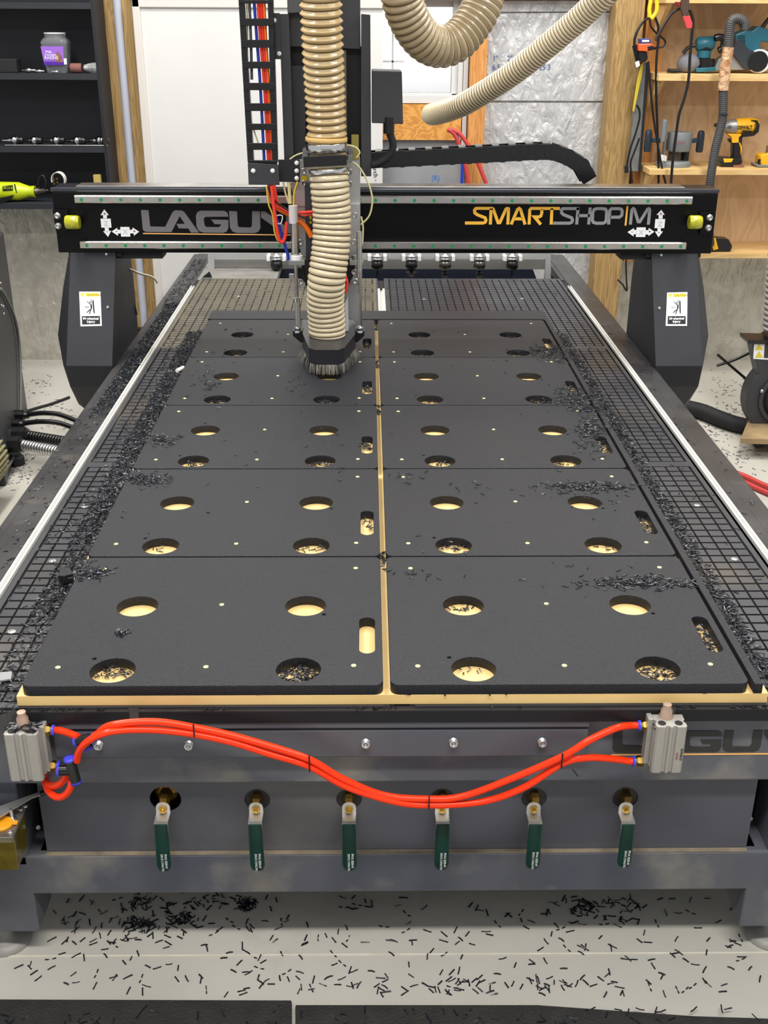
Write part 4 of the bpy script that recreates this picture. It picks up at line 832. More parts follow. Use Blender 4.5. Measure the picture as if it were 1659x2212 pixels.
# glossy clear tape film on the cover strip
# ---- lubricating pump at bottom left
pump = thing('oil_pump', 'small amber oil pump with steel lid and lever at the left front leg', 'pump', P(10, 1850, 1, -.05))
M_amber = mat('amber_plastic', srgb(120, 104, 36), .18, c2=srgb(86, 76, 24), nscale=30, coat=.4)
def xz(pts, Y): return PP(pts, 1, Y)
zp = lambda p: zoomed(0, 1700, .0949, p)
m = MB(); m.loft([xz(zp([(-1200, 1150), (310, 1150), (330, 1150), (600, 640), (600, 640), (-1200, 640)]), -.06), xz(zp([(-1200, 1150), (310, 1150), (330, 1150), (600, 640), (600, 640), (-1200, 640)]), -.06)][:1]*0+[]) if False else None
ztl = P(10, 1800, 1, -.05).z
A_ = lambda x, y, z=ztl: (lambda p: V((p.x, p.y, z)))(P(x, y, 2, z))
lid = [A_(-140, 1812), A_(26, 1809), A_(30, 1806), A_(55, 1748), A_(50, 1738), A_(-140, 1745)]
m = MB(); m.prism(lid, (0, 0, -.004)); m.obj('pump_lid', mat('worn_steel', srgb(120, 112, 100), .3, .7, c2=srgb(150, 146, 140), nscale=30), pump, .001)
low = [V((p.x*.97+lid[0].x*.03, p.y+.006*(1 if p.y < lid[4].y-.01 else -1), ztl-.004)) for p in lid]
bot = [V((p.x-.006, p.y*.8+lid[4].y*.2, ztl-.088)) for p in low]
m = MB(); m.loft([bot, [V((p.x+.002, p.y, p.z+.03)) for p in [b.lerp(l, .4) for b, l in zip(bot, low)]], low]); m.obj('oil_reservoir', M_amber, pump, .002)
c_ = A_(6, 1782); m = MB(); m.lathe(c_, (0, 0, 1), [(0, .017), (.004, .018), (.006, .016), (.0062, .0001)], 20); m.obox(c_+V((.018, .002, .003)), (.007, 0, 0), (0, .004, 0), (0, 0, .002)); m.obj('filler_cap', mat('orange_yellow_plastic', srgb(250, 172, 30), .4), pump, .001)
for x, y in ((22, 1798), (44, 1749), (54, 1742)):
    p = A_(x, y); m = MB(); m.lathe(p, (0, 0, 1), [(0, .005), (.003, .005), (.0031, .002), (.0015, .0001)], 14); m.obj('screw', M_zinc, pump)
p = A_(27, 1770); m = MB(); m.lathe(p, (0, 0, 1), [(0, .008), (.002, .008), (.0021, .003), (.022, .003)], 12); m.obj('pump_rod', M_zinc, pump)
zl = ztl+.020
m = MB(); m.loft([[A_(-60, 1762, zl), A_(-60, 1800, zl), A_(-60, 1806, zl-.012), A_(-60, 1770, zl-.012)], [A_(66, 1717, zl), A_(68, 1724, zl), A_(68, 1726, zl-.003), A_(66, 1719, zl-.003)], [A_(86, 1710, zl), A_(88, 1717, zl), A_(88, 1719, zl-.003), A_(86, 1712, zl-.003)]]); m.obj('pump_lever', M_alu, pump, .0006)
m = MB(); m.tube([A_(86, 1715, zl-.001), A_(112, 1707, zl)], .0052, 10); m.obj('lever_grip', M_fit, pump)
# ================================================================== background left
SX = -1.196
bench_z = P(50, 438, 1, 3.62).z
def rest(root, z):      # set a thing down so that its lowest point touches the surface at z
    lo = 9
    def walk(o):
        nonlocal lo
        for c in o.children:
            if c.type == 'MESH': lo = min(lo, min(v.co.z for v in c.data.vertices))
            walk(c)
    walk(root); root.location.z += z+.0006-lo
su = thing('shelf_unit', 'black shelf unit on the wall at the upper left', 'shelf', (-1.7, 3.8, .18))
M_shelf = mat('black_melamine', srgb(17, 19, 26), .5, c2=srgb(22, 24, 31), nscale=6)
M_shelfedge = mat('black_shelf_edge', srgb(36, 38, 44), .5)
m = MB(); m.box(-2.4, SX, 3.935, 3.948, bench_z+.001, 1.4); m.obj('back_panel', M_shelf, su)
m = MB(); m.box(SX-.014, SX, 3.68, 3.935, bench_z+.001, 1.4); m.obj('side_panel', M_shelf, su)
for zt in (.748, .444, 1.03):
    m = MB(); m.box(-2.4, SX-.014, 3.68, 3.935, zt-.025, zt); m.obj('shelf_board', M_shelfedge, su)
bench_z = P(50, 438, 1, 3.62).z
m = MB(); m.box(-2.6, -1.19, 3.62, 3.945, bench_z-.028, bench_z); bt = m.obj('bench_top', M_shelfedge, None, .002); tag(bt, 'narrow dark bench top below the black shelf unit', 'bench')
m = MB(); m.box(-2.6, -2.56, 3.62, 3.945, FZ, bench_z-.028); m.obj('bench_leg', M_shelfedge, bt)
SY = 3.76
def sp_(x, y, Y=SY): return P(x, y, 1, Y)
# jar
z_s1, z_s2 = .748, .444
jl = sp_(92, 100).x; jr = sp_(150, 100).x; jc = (jl+jr)/2; jw = (jr-jl)/2; jar = thing('plastic_jar', 'clear square jar with a purple label on the top left shelf', 'jar', (jc, SY, z_s1))
M_clear = mat('clear_plastic', srgb(205, 208, 212), .08, trans=.8); M_clear.node_tree.nodes['Principled BSDF'].inputs['IOR'].default_value = 1.15
zj = lambda y: P(120, y, 1, SY-.04).z
def sqring(w, z, r): return [V((x, y, z)) for x, y in rrect(jc-w, jc+w, SY-w*.8, SY+w*.8, r, 4)]
m = MB(); m.loft([sqring(jw*.74, z_s1+.0005, .01), sqring(jw*.80, z_s1+.012, .014), sqring(jw*.97, zj(96), .016), sqring(jw, zj(92), .016), sqring(jw*.9, zj(84), .03), sqring(jw*.78, zj(81), .04), sqring(jw*.8, zj(72), .04)], True, True); m.obj('jar_body', M_clear, jar)
m = MB(); m.loft([sqring(jw*.80, zj(73), .04), sqring(jw*.80, zj(70.5), .04)], True); m.obj('jar_rim', M_white, jar)
yl = SY-jw*.80-.004
m = MB(); m.prism([V((jc-jw*.92, yl, zj(100))), V((jc+jw*.75, yl, zj(100))), V((jc+jw*.66, yl+.004, zj(141))), V((jc-jw*.80, yl+.004, zj(141)))], (0, .002, 0)); lab = m.obj('jar_label', mat('purple_label', srgb(150, 100, 205), .4), jar)
m = MB(); m.prism([V((jc-jw*.82, yl-.0004, zj(133))), V((jc+jw*.67, yl-.0004, zj(133))), V((jc+jw*.66, yl-.0004, zj(140))), V((jc-jw*.80, yl-.0004, zj(140)))], (0, .001, 0)); m.obj('label_band', mat('deep_purple', srgb(76, 30, 150), .4), lab)
m = MB(); m.prism([V((jc+jw*.05, yl-.0006, zj(134))), V((jc+jw*.62, yl-.0006, zj(134))), V((jc+jw*.5, yl-.0006, zj(118))), V((jc+jw*.3, yl-.0006, zj(108))), V((jc+jw*.15, yl-.0006, zj(120)))], (0, .001, 0)); m.obj('label_picture', mat('brown_picture', srgb(84, 48, 44), .5, c2=srgb(180, 130, 110), nscale=70), lab)
m = MB(); m.prism([V((jc+jw*.70, yl, zj(126))), V((jc+jw*.86, yl+.01, zj(126))), V((jc+jw*.84, yl+.01, zj(139))), V((jc+jw*.68, yl, zj(139)))], (0, .001, 0)); m.obj('barcode_patch', M_white, lab)
text_obj('label_text', 'RAISINS', .020, M_white, lab, (jc-jw*.72, yl-.0012, zj(128)), (1, 0, 0), (0, 0, 1), .0002, .85)
text_obj('label_text', 'Milk', .016, M_white, lab, (jc-jw*.6, yl-.0012, zj(115)), (1, 0, 0), (0, 0, 1), .0002)
text_obj('label_text', 'Chocolate', .012, M_white, lab, (jc-jw*.7, yl-.0012, zj(120)), (1, 0, 0), (0, 0, 1), .0002)
# small things on the first shelf
m = MB(); a = sp_(-30, 127, SY-.03); b = sp_(37, 153, SY-.03); m.box(a.x, b.x, SY-.03, SY+.04, z_s1+.0005, a.z); bx = m.obj('black_box', M_matte, None, .003); tag(bx, 'small black plastic case at the left end of the upper shelf', 'box')
def shelfcyl(name, x0, x1, y, r, mt, label, cat, z, Y=SY-.03, prof=None, group=None):
    a = sp_(x0, y, Y); b = sp_(x1, y, Y); a.z = b.z = z+r+.0006; L = (b-a).length; m = MB()
    m.lathe(a, b-a, [(t*L, rr*r) for t, rr in (prof or [(0, .9), (.05, 1), (.95, 1), (1, .9)])], 16); return tag(m.obj(name, mt), label, cat, group)
shelfcyl('router_bit', 47, 78, 150, .010, M_steel, 'router bit with silver shank lying left of the jar', 'router bit', z_s1, prof=[(0, .3), (.25, .35), (.3, 1), (.6, 1), (.65, .5), (1, .5)])
shelfcyl('router_bit', 77, 96, 152, .008, M_chrome, 'small bright router bit lying against the jar base', 'router bit', z_s1, Y=SY-.05, prof=[(0, .6), (.3, 1), (.6, .9), (.65, .4), (1, .4)])
shelfcyl('router_bit', 112, 125, 152, .006, M_chrome, 'tiny bright bit lying in front of the jar', 'router bit', z_s1, Y=SY-.062)
shelfcyl('sanding_drum', 153, 177, 148, .020, mat('brown_abrasive', srgb(126, 80, 72), .8), 'reddish brown sanding drum lying right of the jar', 'sanding drum', z_s1)
m = MB(); a = sp_(178, 150, SY-.03)
rr_ = random.Random(5); m.loft([[V((a.x+.01+i*.018, SY-.03+.02*cos(t)*(1-.2*(i % 2)), z_s1+.021+.020*sin(t)*(1 if i in (1, 2, 3) else .6)*(1+.2*rr_.uniform(-1, 1)))) for t in [2*pi*k/10 for k in range(10)]] for i in range(5)]); tag(m.obj('plastic_bag', mat('crumpled_clear_film', srgb(190, 192, 190), .15, c2=srgb(120, 120, 120), nscale=60)), 'crumpled clear plastic bag at the right end of upper shelf', 'bag')
# tool holder cones on the second shelf
prof = [(0, .1), (.02, .22), (.35, .55), (.36, .62), (.52, .66), (.53, 1), (.66, 1), (.67, .8), (.72, .8), (.73, 1), (.8, 1), (.82, .75), (1, .7)]
places = ('leftmost', 'second from left', 'middle', 'fourth from left', 'rightmost')
for i, (x0, x1, y) in enumerate(((3, 48, 297), (50, 92, 298), (94, 137, 296), (140, 185, 297), (184, 234, 296))):
    a = sp_(x0, y, SY-.04); b = sp_(x1, y, SY-.04); r = .021; a.z = b.z = z_s2+r+.001; b.y += .008*(-1)**i; L = (b-a).length; t = thing('tool_cone', 'steel taper tool holder lying on the lower black shelf, %s of five' % places[i], 'tool holder', a, 'taper holders on the lower shelf')
    m = MB(); m.lathe(a, b-a, [(q*L, rr*r) for q, rr in prof[:10]], 18); m.obj('taper', M_chrome, t)
    m = MB(); m.lathe(a, b-a, [(q*L, rr*r) for q, rr in prof[9:]], 18); m.obj('collet_nut', M_fit, t)
for i, (x0, x1, l_) in enumerate(((10, 70, 'left'), (66, 134, 'middle'), (134, 232, 'right'))):
    shelfcyl('drill_bit', x0, x1, 311, .0035, M_steel, 'thin steel bit lying along the lower shelf front, %s of three' % l_, 'drill bit', z_s2, Y=SY-.07, group='thin bits on the lower shelf')
# green rotary tool on the bench
tY = 3.66
gt = thing('power_tool', 'lime green corded power tool lying on the dark bench', 'power tool', P(40, 430, 1, tY))
M_lime = mat('lime_plastic', srgb(186, 202, 24), .35); a = P(-60, 411, 1, tY); b = P(76, 414, 1, tY); L = (b-a).length
m = MB(); m.lathe(a, b-a, [(0, .035), (L*.3, .040), (L*.75, .040), (L*.85, .030), (L*.92, .024), (L, .026)], 20); m.obj('housing', M_lime, gt)
c_ = P(105, 411, 1, tY); m = MB(); m.lathe(b, c_-b, [(0, .018), (.02, .017), (.022, .012), (.045, .011), (.046, .005), ((c_-b).length, .004)], 16); m.obj('nose', mat('dull_chrome', srgb(90, 84, 76), .3, .7), gt)
m = MB(); m.prism(PP([(0, 428), (30, 421), (22, 432), (0, 440)], 1, tY-.042), (0, .01, 0)); m.obj('grip_pad', M_fit, gt)
m = MB(); m.prism(PP([(5, 402), (27, 400), (28, 411), (6, 413)], 1, tY-.042), (0, .006, 0)); m.obj('name_plate', M_fit, gt)
text_obj('brand_text', 'RYOBI', .019, M_lime, gt, P(27, 402.5, 1, tY-.0425), (-1, 0, 0.03), (0.0, 0, -1), .0002, .8)
m = MB(); m.prism(PP([(30, 398), (32, 398), (37, 417), (35, 417)], 1, tY-.040), (0, .006, 0)); m.obj('vent_slot', M_fit, gt)
tag(wire('extension_cord', [P(x, y, 1, 3.62) for x, y in ((82, 400), (86, 382), (94, 380), (100, 395), (98, 404))], .004, M_fit, None), 'thin black cord loop behind the green tool nose', 'cord')
tY = 3.5; m = MB(); c_ = P(127, 388, 1, 3.64); n = 24
rg = []
for k in range(n+1):
    t = pi*(-.15+1.25*k/n); rg.append([V((c_.x+.030*cos(t)*s_, c_.y+yy, c_.z+.034*sin(t)*s_)) for s_, yy in ((1, -.02), (1, .02), (.93, .02), (.93, -.02))])
m.loft(rg); tr = m.obj('perforated_strap', mat('white_strap', srgb(220, 218, 212), .5)); tag(tr, 'white perforated strap loop behind the left end of the gantry', 'strap')
for hx, hy in ((116, 388), (123, 386), (117, 397), (124, 394)):
    p = P(hx, hy, 1, 3.613); m = MB(); m.cyl(p, p+V((0, -.001, 0)), .005, n=12); m.obj('strap_hole', M_brassold, tr)
a = P(201, 378, 1, 3.66); b = P(216, 378, 1, 3.66); m = MB(); m.box(a.x, b.x, 3.66, 3.68, bench_z+.0005, a.z); tag(m.obj('tan_block', mat('tan_card', srgb(178, 158, 84), .6)), 'small tan card block poking above the gantry, left side', 'block')
# ---- dark machine cabinet at the left edge
FP = lambda x, y, z=FZ: (lambda p: V((p.x, p.y, z)))(P(x, y, 2, z))
A0, B0 = FP(60, 890), FP(14, 1050)
back = (A0-B0).normalized(); lft = V((-abs(back.y), back.x*1, 0)).normalized()
cabt = thing('machine_cabinet', 'dark grey machine cabinet cut off by the left edge', 'cabinet', A0)
hgt = P(2, 500, 1, A0.y).z-FZ
m = MB(); m.prism([A0, B0, B0+lft*.6, A0+lft*.6], (0, 0, hgt)); m.obj('housing', M_box, cabt, .006)
n_ = V((-back.y, back.x, 0)); n_ = n_ if n_.x > 0 else -n_
def on_side(x, y):   # point on the cabinet side face under a pixel
    d_ = Fw+Rt*((x-829.5)/FPX)-Up*((y-1106)/FPX); return CAM+d_*((A0-CAM).dot(n_)/d_.dot(n_))
for x, y, r, mt, e in ((52, 897, .022, M_fit, (150, 903)), (42, 916, .022, M_fit, (150, 921))):
    p = P(x, y, 2, FZ+.12); m = MB(); m.lathe(p-V((.05, 0, 0)), (1, 0, 0), [(0, r), (.05, r), (.052, r*.7), (.07, r*.6)], 10, False); m.obj('cable_gland', mt, cabt)
    q = P(e[0], e[1], 2, FZ+.12); w_ = wire('black_cable', [p, p.lerp(q, .5)+V((0, 0, .015)), q, q+V((.25, -.1, -.08))], .010, M_fit, None)
    tag(w_, 'black cable from the left cabinet under the table, %s of two' % ('upper' if y < 910 else 'lower'), 'cable')
for x, y, e, mt, lb in ((56, 940, (136, 953), M_fit, 'black corrugated conduit from the left cabinet to under the table'), (44, 960, (122, 975), M_zinc, 'silver flexible metal conduit below the black one at the left')):
    p = P(x, y, 2, FZ+.10); q = P(e[0], e[1], 2, FZ+.10); m = MB(); m.lathe(p-V((.05, 0, 0)), (1, 0, 0), [(0, .034), (.05, .034), (.052, .028), (.06, .028)], 8, False); m.obj('conduit_gland', M_fit, cabt)
    tag(corr([p, q, q+(q-p)*1.2], .021, .013, .004, mt, None, 16, 'conduit', None, ((0, 0), (.25, .8), (.5, 1), (.75, .8))), lb, 'conduit')
# ribbed motor
mc = FP(-92, 1020, FZ+.16); m = MB(); ring_n = 40
m.cyl(mc+V((0, -.16, 0)), mc+V((0, .16, 0)), .115, n=36)
for k in range(ring_n):
    t = 2*pi*k/ring_n; c_ = mc+V((cos(t)*.12, 0, sin(t)*.12)); m.obox(c_, V((0, .16, 0)), V((cos(t), 0, sin(t)))*.010, V((-sin(t), 0, cos(t)))*.003)
m.obox(mc+V((0, 0, -.14)), (.08, 0, 0), (0, .12, 0), (0, 0, .019))
tag(m.obj('electric_motor', mat('cream_green_cast', srgb(178, 172, 130), .5)), 'cream ribbed electric motor at the lower left of the cabinet', 'motor')
wv = wire('hanging_cable', [on_side(x, y)+n_*.012+V((0, -.01, 0)) for x, y in ((-4, 622), (8, 640), (28, 690), (38, 760), (40, 850), (36, 930), (24, 985))]+[P(8, 1020, 2, FZ+.05), P(-20, 1060, 2, FZ+.01)], .006, mat('grey_flex', srgb(92, 92, 92), .35), None)
tag(wv, 'grey cable curving down the front of the left cabinet', 'cable')
for k, (x, y) in enumerate(((1, 612), (3, 660), (7, 662), (8, 678))):
    p = on_side(x, y); m = MB(); m.lathe(p, n_, [(0, .006), (.004, .005), (.0045, .0002)], 10); m.obj('screw', M_zinc, cabt)
p = FP(35, 990, FZ+.025); m = MB(); m.lathe(p-V((0, 0, .0245)), (0, 0, 1), [(0, .032), (.03, .032), (.035, .024), (.045, .02)], 8, False); m.obj('rubber_foot', M_matte, cabt)
tag(wire('floor_cable', [P(x, y, 2, FZ+.007) for x, y in ((40, 893), (58, 888), (84, 880), (112, 872), (150, 858))], .006, M_matte, None), 'black cable lying on the floor between cabinet and left gantry leg', 'cable')
tag(wire('thin_cable', [P(x, y, 1, 2.3) for x, y in ((262, 552), (264, 566), (275, 578), (300, 590), (325, 597), (336, 604), (340, 612))], .004, mat('cream_cable', srgb(196, 188, 168), .5), None), 'cream cable dangling under the gantry by the left leg', 'cable')
tag(wire('earth_wire', [P(x, y, 1, 2.32) for x, y in ((263, 555), (264, 580), (272, 620), (288, 650), (296, 680))], .003, mat('dark_green_wire', srgb(24, 50, 40), .4), None), 'dark green wire hanging inside the left gantry leg', 'wire')
m = MB()
for k in range(7): q = P(282, 686+k*5, 1, 3.2); m.box(-1.06, -.87, 3.0, 3.02, q.z-.006, q.z+.004)
m.box(-1.06, -.87, 3.02, 3.03, P(282, 716, 1, 3.2).z, P(282, 684, 1, 3.2).z)
g_ = m.obj('vent_grille', M_matte); tag(g_, 'dark slatted grille between the left gantry leg and the table', 'grille')
m = MB(); m.box(-1.06, -.87, 3.0, 3.2, FZ, P(282, 716, 1, 3.2).z-.002); m.obj('grille_cabinet', M_box, g_)

# ================================================================== background right: plywood shelves
ps = thing('plywood_shelf', 'plywood wall shelving with pine edges at the upper right', 'shelf', (1.8, 3.85, -.1))
M_plyr = wood('birch_ply', srgb(224, 192, 150), srgb(210, 176, 132), 'Z', 5, dist=5, dens=.35); M_pedge = wood('pine_edge', srgb(224, 190, 132), srgb(212, 174, 112), 'X', 12, dens=.1)
m = MB(); m.box(1.225, 2.6, 3.93, 3.947, -.06, 1.4); m.obj('back_panel', M_plyr, ps)
shz = []
for yt, yb in ((-4, 7), (159, 175), (364, 378), (546, 558)):
    zt_ = P(1500, yt+2, 1, 3.62).z; zb_ = P(1500, yb, 1, 3.62).z; shz.append(zt_)
    m = MB(); m.box(1.235, 2.6, 3.62, 3.929, zb_, zt_); m.obj('shelf_board', M_pedge, ps, .001)
    m = MB()
    if yt < 500:
        for xx in ((1.25,) if yt > 300 else (1.25,)):
            m.prism([(xx, 3.64, zb_), (xx, 3.929, zb_), (xx, 3.929, zb_-.17), (xx, 3.90, zb_-.17)], (.02, 0, 0))
        m.obj('bracket', M_pedge, ps, .001)
zA, zB, zC = shz[1], shz[2], shz[3]
z8 = lambda p: zoomed(1340, 0, .1923, p)
def R8(pts, Y): return PP(z8(pts), 1, Y)
def part8(name, polys, Y, t, mt, par, bv=.002):
    m = MB()
    for p in polys: m.prism(R8(p, Y), (0, t, 0))
    return m.obj(name, mt, par, bv)
# plunge router base
M_bosch = mat('cast_grey', srgb(128, 134, 136), .45, .2); M_bk = mat('navy_black_grip', srgb(44, 54, 68), .4)
rb = thing('plunge_router', 'grey plunge router base with two dark blue grips on middle right shelf', 'power tool', P(1454, 360, 1, 3.70))
Yr = 3.74
def cyl8(name, x0, x1, y0, y1, Y, mt, par, prof=None, n=20):
    a = R8([((x0+x1)/2, y0)], Y)[0]; b = R8([((x0+x1)/2, y1)], Y)[0]; b.x = a.x; w = (R8([(x1, y0)], Y)[0]-R8([(x0, y0)], Y)[0]).length/2; L = (b-a).length
    m = MB(); m.lathe(a, (0, 0, -1), [(t*L, r*w) for t, r in (prof or [(0, 1), (1, 1)])], n); return m.obj(name, mt, par, .001)
cyl8('motor_collar', 530, 810, 1510, 1725, Yr, M_bosch, rb, [(0, .92), (.02, 1), (.9, 1), (1, .9)])
cyl8('grip', 280, 362, 1485, 1735, Yr, M_bk, rb, [(0, .3), (.04, .8), (.2, 1), (.9, 1), (1, .85)]); cyl8('grip', 868, 950, 1495, 1740, Yr, M_bk, rb, [(0, .3), (.04, .8), (.2, 1), (.9, 1), (1, .85)])
part8('grip_arm', [[(350, 1580), (450, 1590), (450, 1640), (350, 1630)]], Yr-.01, .02, M_bk, rb); part8('grip_arm', [[(800, 1590), (880, 1580), (880, 1630), (800, 1640)]], Yr-.01, .02, M_bk, rb)
cyl8('depth_turret', 470, 532, 1370, 1620, Yr-.03, M_bosch, rb, [(0, .5), (.06, 1), (1, 1)])
cyl8('base_ring', 400, 785, 1832, 1893, Yr, M_bosch, rb, [(0, .86), (.1, .9), (.3, 1), (1, 1)], 32)
cyl8('plunge_post', 700, 775, 1700, 1850, Yr, M_fit, rb); cyl8('plunge_post', 480, 520, 1600, 1850, Yr-.02, M_steel, rb)
cyl8('bellows', 540, 700, 1720, 1840, Yr+.02, mat('smoky_brown', srgb(90, 74, 60), .3), rb)
part8('paper_tag', [[(455, 1765), (520, 1780), (515, 1840), (455, 1835)]], Yr-.06, .001, M_white, rb, 0)
p_ = R8([(595, 1645)], Yr-.062)[0]; text_obj('brand_text', 'BOSCH', .016, mat('red_brand', srgb(150, 60, 60), .5), rb, p_, (1, 0, 0), (0, 0, 1), .0002)
# impact wrench
iw = thing('impact_wrench', 'yellow and black cordless impact wrench standing on middle right shelf', 'power tool', P(1580, 362, 1, 3.70))
M_dw = mat('dewalt_yellow', srgb(240, 180, 30), .4); M_dw.name = 'safety_yellow'
a = R8([(1290, 1440)], Yr)[0]; b = R8([(1545, 1425)], Yr)[0]; rr = (R8([(1290, 1350)], Yr)[0]-R8([(1290, 1530)], Yr)[0]).length/2; L = (b-a).length
m = MB(); m.lathe(a, b-a, [(0, rr), (L*.7, rr), (L*.95, rr*.8), (L, rr*.6)], 20); m.obj('motor_housing', M_dw, iw)
c_ = R8([(1160, 1440)], Yr)[0]; m = MB(); m.lathe(a, c_-a, [(0, rr*.97), ((c_-a).length*.6, rr*.9), ((c_-a).length, rr*.55)], 20); m.obj('gear_case', mat('grey_cast', srgb(150, 150, 150), .4, .5), iw)
e_ = R8([(1055, 1420)], Yr)[0]; m = MB(); m.cyl(c_, e_, .008, n=8); m.obj('anvil', M_fit, iw)
part8('rear_cover', [[(1470, 1365), (1540, 1370), (1565, 1420), (1555, 1500), (1500, 1545), (1380, 1560), (1360, 1520), (1500, 1510), (1530, 1440), (1520, 1390)]], Yr-.035, .06, M_fit, iw)
part8('handle', [[(1270, 1530), (1380, 1530), (1365, 1640), (1350, 1700), (1370, 1840), (1260, 1840), (1262, 1700)]], Yr-.022, .044, M_fit, iw, .006); part8('trigger', [[(1210, 1580), (1262, 1575), (1262, 1640), (1225, 1615)]], Yr-.012, .024, M_fit, iw)
part8('handle_trim', [[(1200, 1520), (1380, 1525), (1330, 1560), (1330, 1620), (1255, 1625), (1250, 1560)]], Yr-.026, .05, M_dw, iw); part8('handle_trim', [[(1330, 1620), (1345, 1620), (1368, 1690), (1350, 1760), (1350, 1690)]], Yr-.024, .048, M_dw, iw)
part8('battery', [[(1115, 1840), (1160, 1790), (1365, 1800), (1370, 1850), (1240, 1895), (1130, 1890)]], Yr-.04, .08, M_fit, iw, .004); part8('battery_trim', [[(1155, 1800), (1270, 1800), (1250, 1840), (1165, 1845)]], Yr-.042, .03, M_dw, iw)
p_ = R8([(1312, 1470)], Yr-rr-.001)[0]; text_obj('brand_text', 'DEWALT', .021, M_fit, iw, p_, (1, 0, .03), (0, 0, 1), .0004, .78, 'LEFT', .0006)
p_ = R8([(1198, 1460)], Yr-rr-.001)[0]; text_obj('model_text', 'XR', .018, M_fit, iw, p_, (1, 0, .03), (0, 0, 1), .0004, .8)
m = MB(); m.prism(R8([(1370, 1482), (1475, 1488), (1470, 1505), (1368, 1500)], Yr-rr-.001), (0, .002, 0)); m.obj('model_strip', M_fit, iw)
for k in range(5): part8('vent_slot', [[(1505, 1410+k*22), (1530, 1412+k*22), (1530, 1420+k*22), (1505, 1418+k*22)]], Yr-.038, .002, M_fit, iw, 0)
m = MB(); m.prism(R8([(1270, 1860), (1390, 1850), (1398, 1870), (1280, 1895)], Yr-.05), (0, .05, 0)); tag(m.obj('wood_scrap', mat('red_brown_wood', srgb(140, 92, 70), .6)), 'small reddish wood scrap beside the impact wrench battery', 'wood scrap')
yt = thing('yellow_tool', 'yellow tool cut off by the right edge of the middle shelf', 'power tool', P(1655, 360, 1, 3.72))
part8('body', [[(1580, 1760), (1620, 1740), (1760, 1740), (1760, 1870), (1585, 1870), (1570, 1830)]], Yr-.04, .08, M_dw, yt, .004); part8('base_plate', [[(1525, 1855), (1760, 1868), (1760, 1890), (1540, 1885)]], Yr-.05, .09, M_bosch, yt); cyl8('chuck', 1640, 1700, 1640, 1750, Yr, M_chrome, yt); cyl8('knob', 1545, 1578, 1795, 1850, Yr-.045, M_fit, yt)
# orbital sander with dust bag
M_teal = mat('teal_plastic', srgb(34, 104, 124), .4)
osd = thing('orbital_sander', 'teal finishing sander with grey dust bag on upper right shelf', 'power tool', P(1520, 153, 1, 3.7)); Yo = 3.76
a = R8([(850, 490)], Yo)[0]; b = R8([(1050, 478)], Yo)[0]; rr = .030; L = (b-a).length; m = MB(); m.lathe(a, b-a, [(0, rr*.7), (L*.1, rr), (L*.9, rr), (L, rr*.75)], 20); m.obj('head', M_teal, osd)
cyl8('neck', 880, 1020, 520, 660, Yo, M_fit, osd, [(0, 1), (.2, .9), (.5, 1), (1, 1.05)]); cyl8('body', 870, 1020, 560, 640, Yo-.005, M_teal, osd); cyl8('skirt', 860, 1060, 650, 760, Yo, M_fit, osd); part8('sole_plate', [[(850, 760), (1070, 745), (1080, 790), (860, 805)]], Yo-.05, .1, M_teal, osd)
m = MB(); c_ = R8([(765, 700)], Yo)[0]; w_ = (R8([(895, 700)], Yo)[0]-R8([(635, 700)], Yo)[0]).length/2
m.lathe(c_+V((0, 0, w_*.82)), (0, 0, -1), [(0, .0001), (w_*.15, w_*.55), (w_*.5, w_*.9), (w_*.9, w_), (w_*1.3, w_*.85), (w_*1.55, w_*.5), (w_*1.6, .0002)], 24); m.obj('dust_bag', mat('grey_fabric', srgb(112, 112, 120), .9, c2=srgb(134, 134, 140), nscale=40), osd)
m = MB(); m.tube(spline(R8([(690, 785), (600, 790), (530, 785)], Yo-.06), .01), .009, 10); m.obj('cord_plug', M_fit, osd)
m = MB(); m.tube(spline(R8([(705, 590), (760, 530), (840, 500)], Yo-.02), .01), .008, 10); m.obj('cord', M_fit, osd)
# belt sander
bs_ = thing('belt_sander', 'large teal belt sander with black guard on upper right shelf', 'power tool', P(1620, 153, 1, 3.7)); Yb = 3.74
part8('housing', [[(1290, 420), (1400, 370), (1480, 380), (1550, 320), (1620, 345), (1760, 380), (1760, 515), (1585, 495), (1560, 540), (1600, 592), (1760, 592), (1760, 720), (1330, 720), (1290, 600)]], Yb, .09, M_teal, bs_, .006)
part8('belt_guard', [[(1290, 470), (1330, 470), (1450, 590), (1640, 650), (1660, 760), (1600, 815), (1400, 815), (1260, 640)]], Yb-.025, .03, mat('dark_guard', srgb(48, 52, 58), .4), bs_, .004)
part8('base_frame', [[(1060, 790), (1100, 700), (1180, 640), (1300, 660), (1420, 815), (1060, 820)]], Yb-.01, .06, mat('cast_alu', srgb(150, 150, 148), .4, .4), bs_, .003)
a = R8([(1570, 720)], Yb-.03)[0]; m = MB(); m.lathe(a, (0, 1, 0), [(0, .046), (.012, .050), (.05, .050)], 28); m.obj('drive_roller', M_white, bs_); m = MB(); m.lathe(a+V((-.010, -.004, 0)), (0, 1, 0), [(0, .043), (.003, .043)], 28); m.obj('roller_cover', M_fit, bs_)
for k in range(6): part8('vent_slot', [[(1315, 430+k*22), (1400, 432+k*22), (1400, 442+k*22), (1315, 440+k*22)]], Yb-.0015, .003, M_fit, bs_, 0)
m = MB(); m.tube(spline(R8([(1060, 460), (1110, 445), (1160, 470), (1150, 560), (1100, 600)], Yb-.01), .01), .015, 12); m.obj('front_knob', M_fit, bs_)
m = MB(); m.tube(spline(R8([(1590, 340), (1640, 270), (1700, 200)], Yb+.03), .01), .009, 10); m.obj('cord', M_fit, bs_)
for t_ in (osd, bs_): rest(t_, zA)
for t_ in (rb, iw, yt): rest(t_, zB)
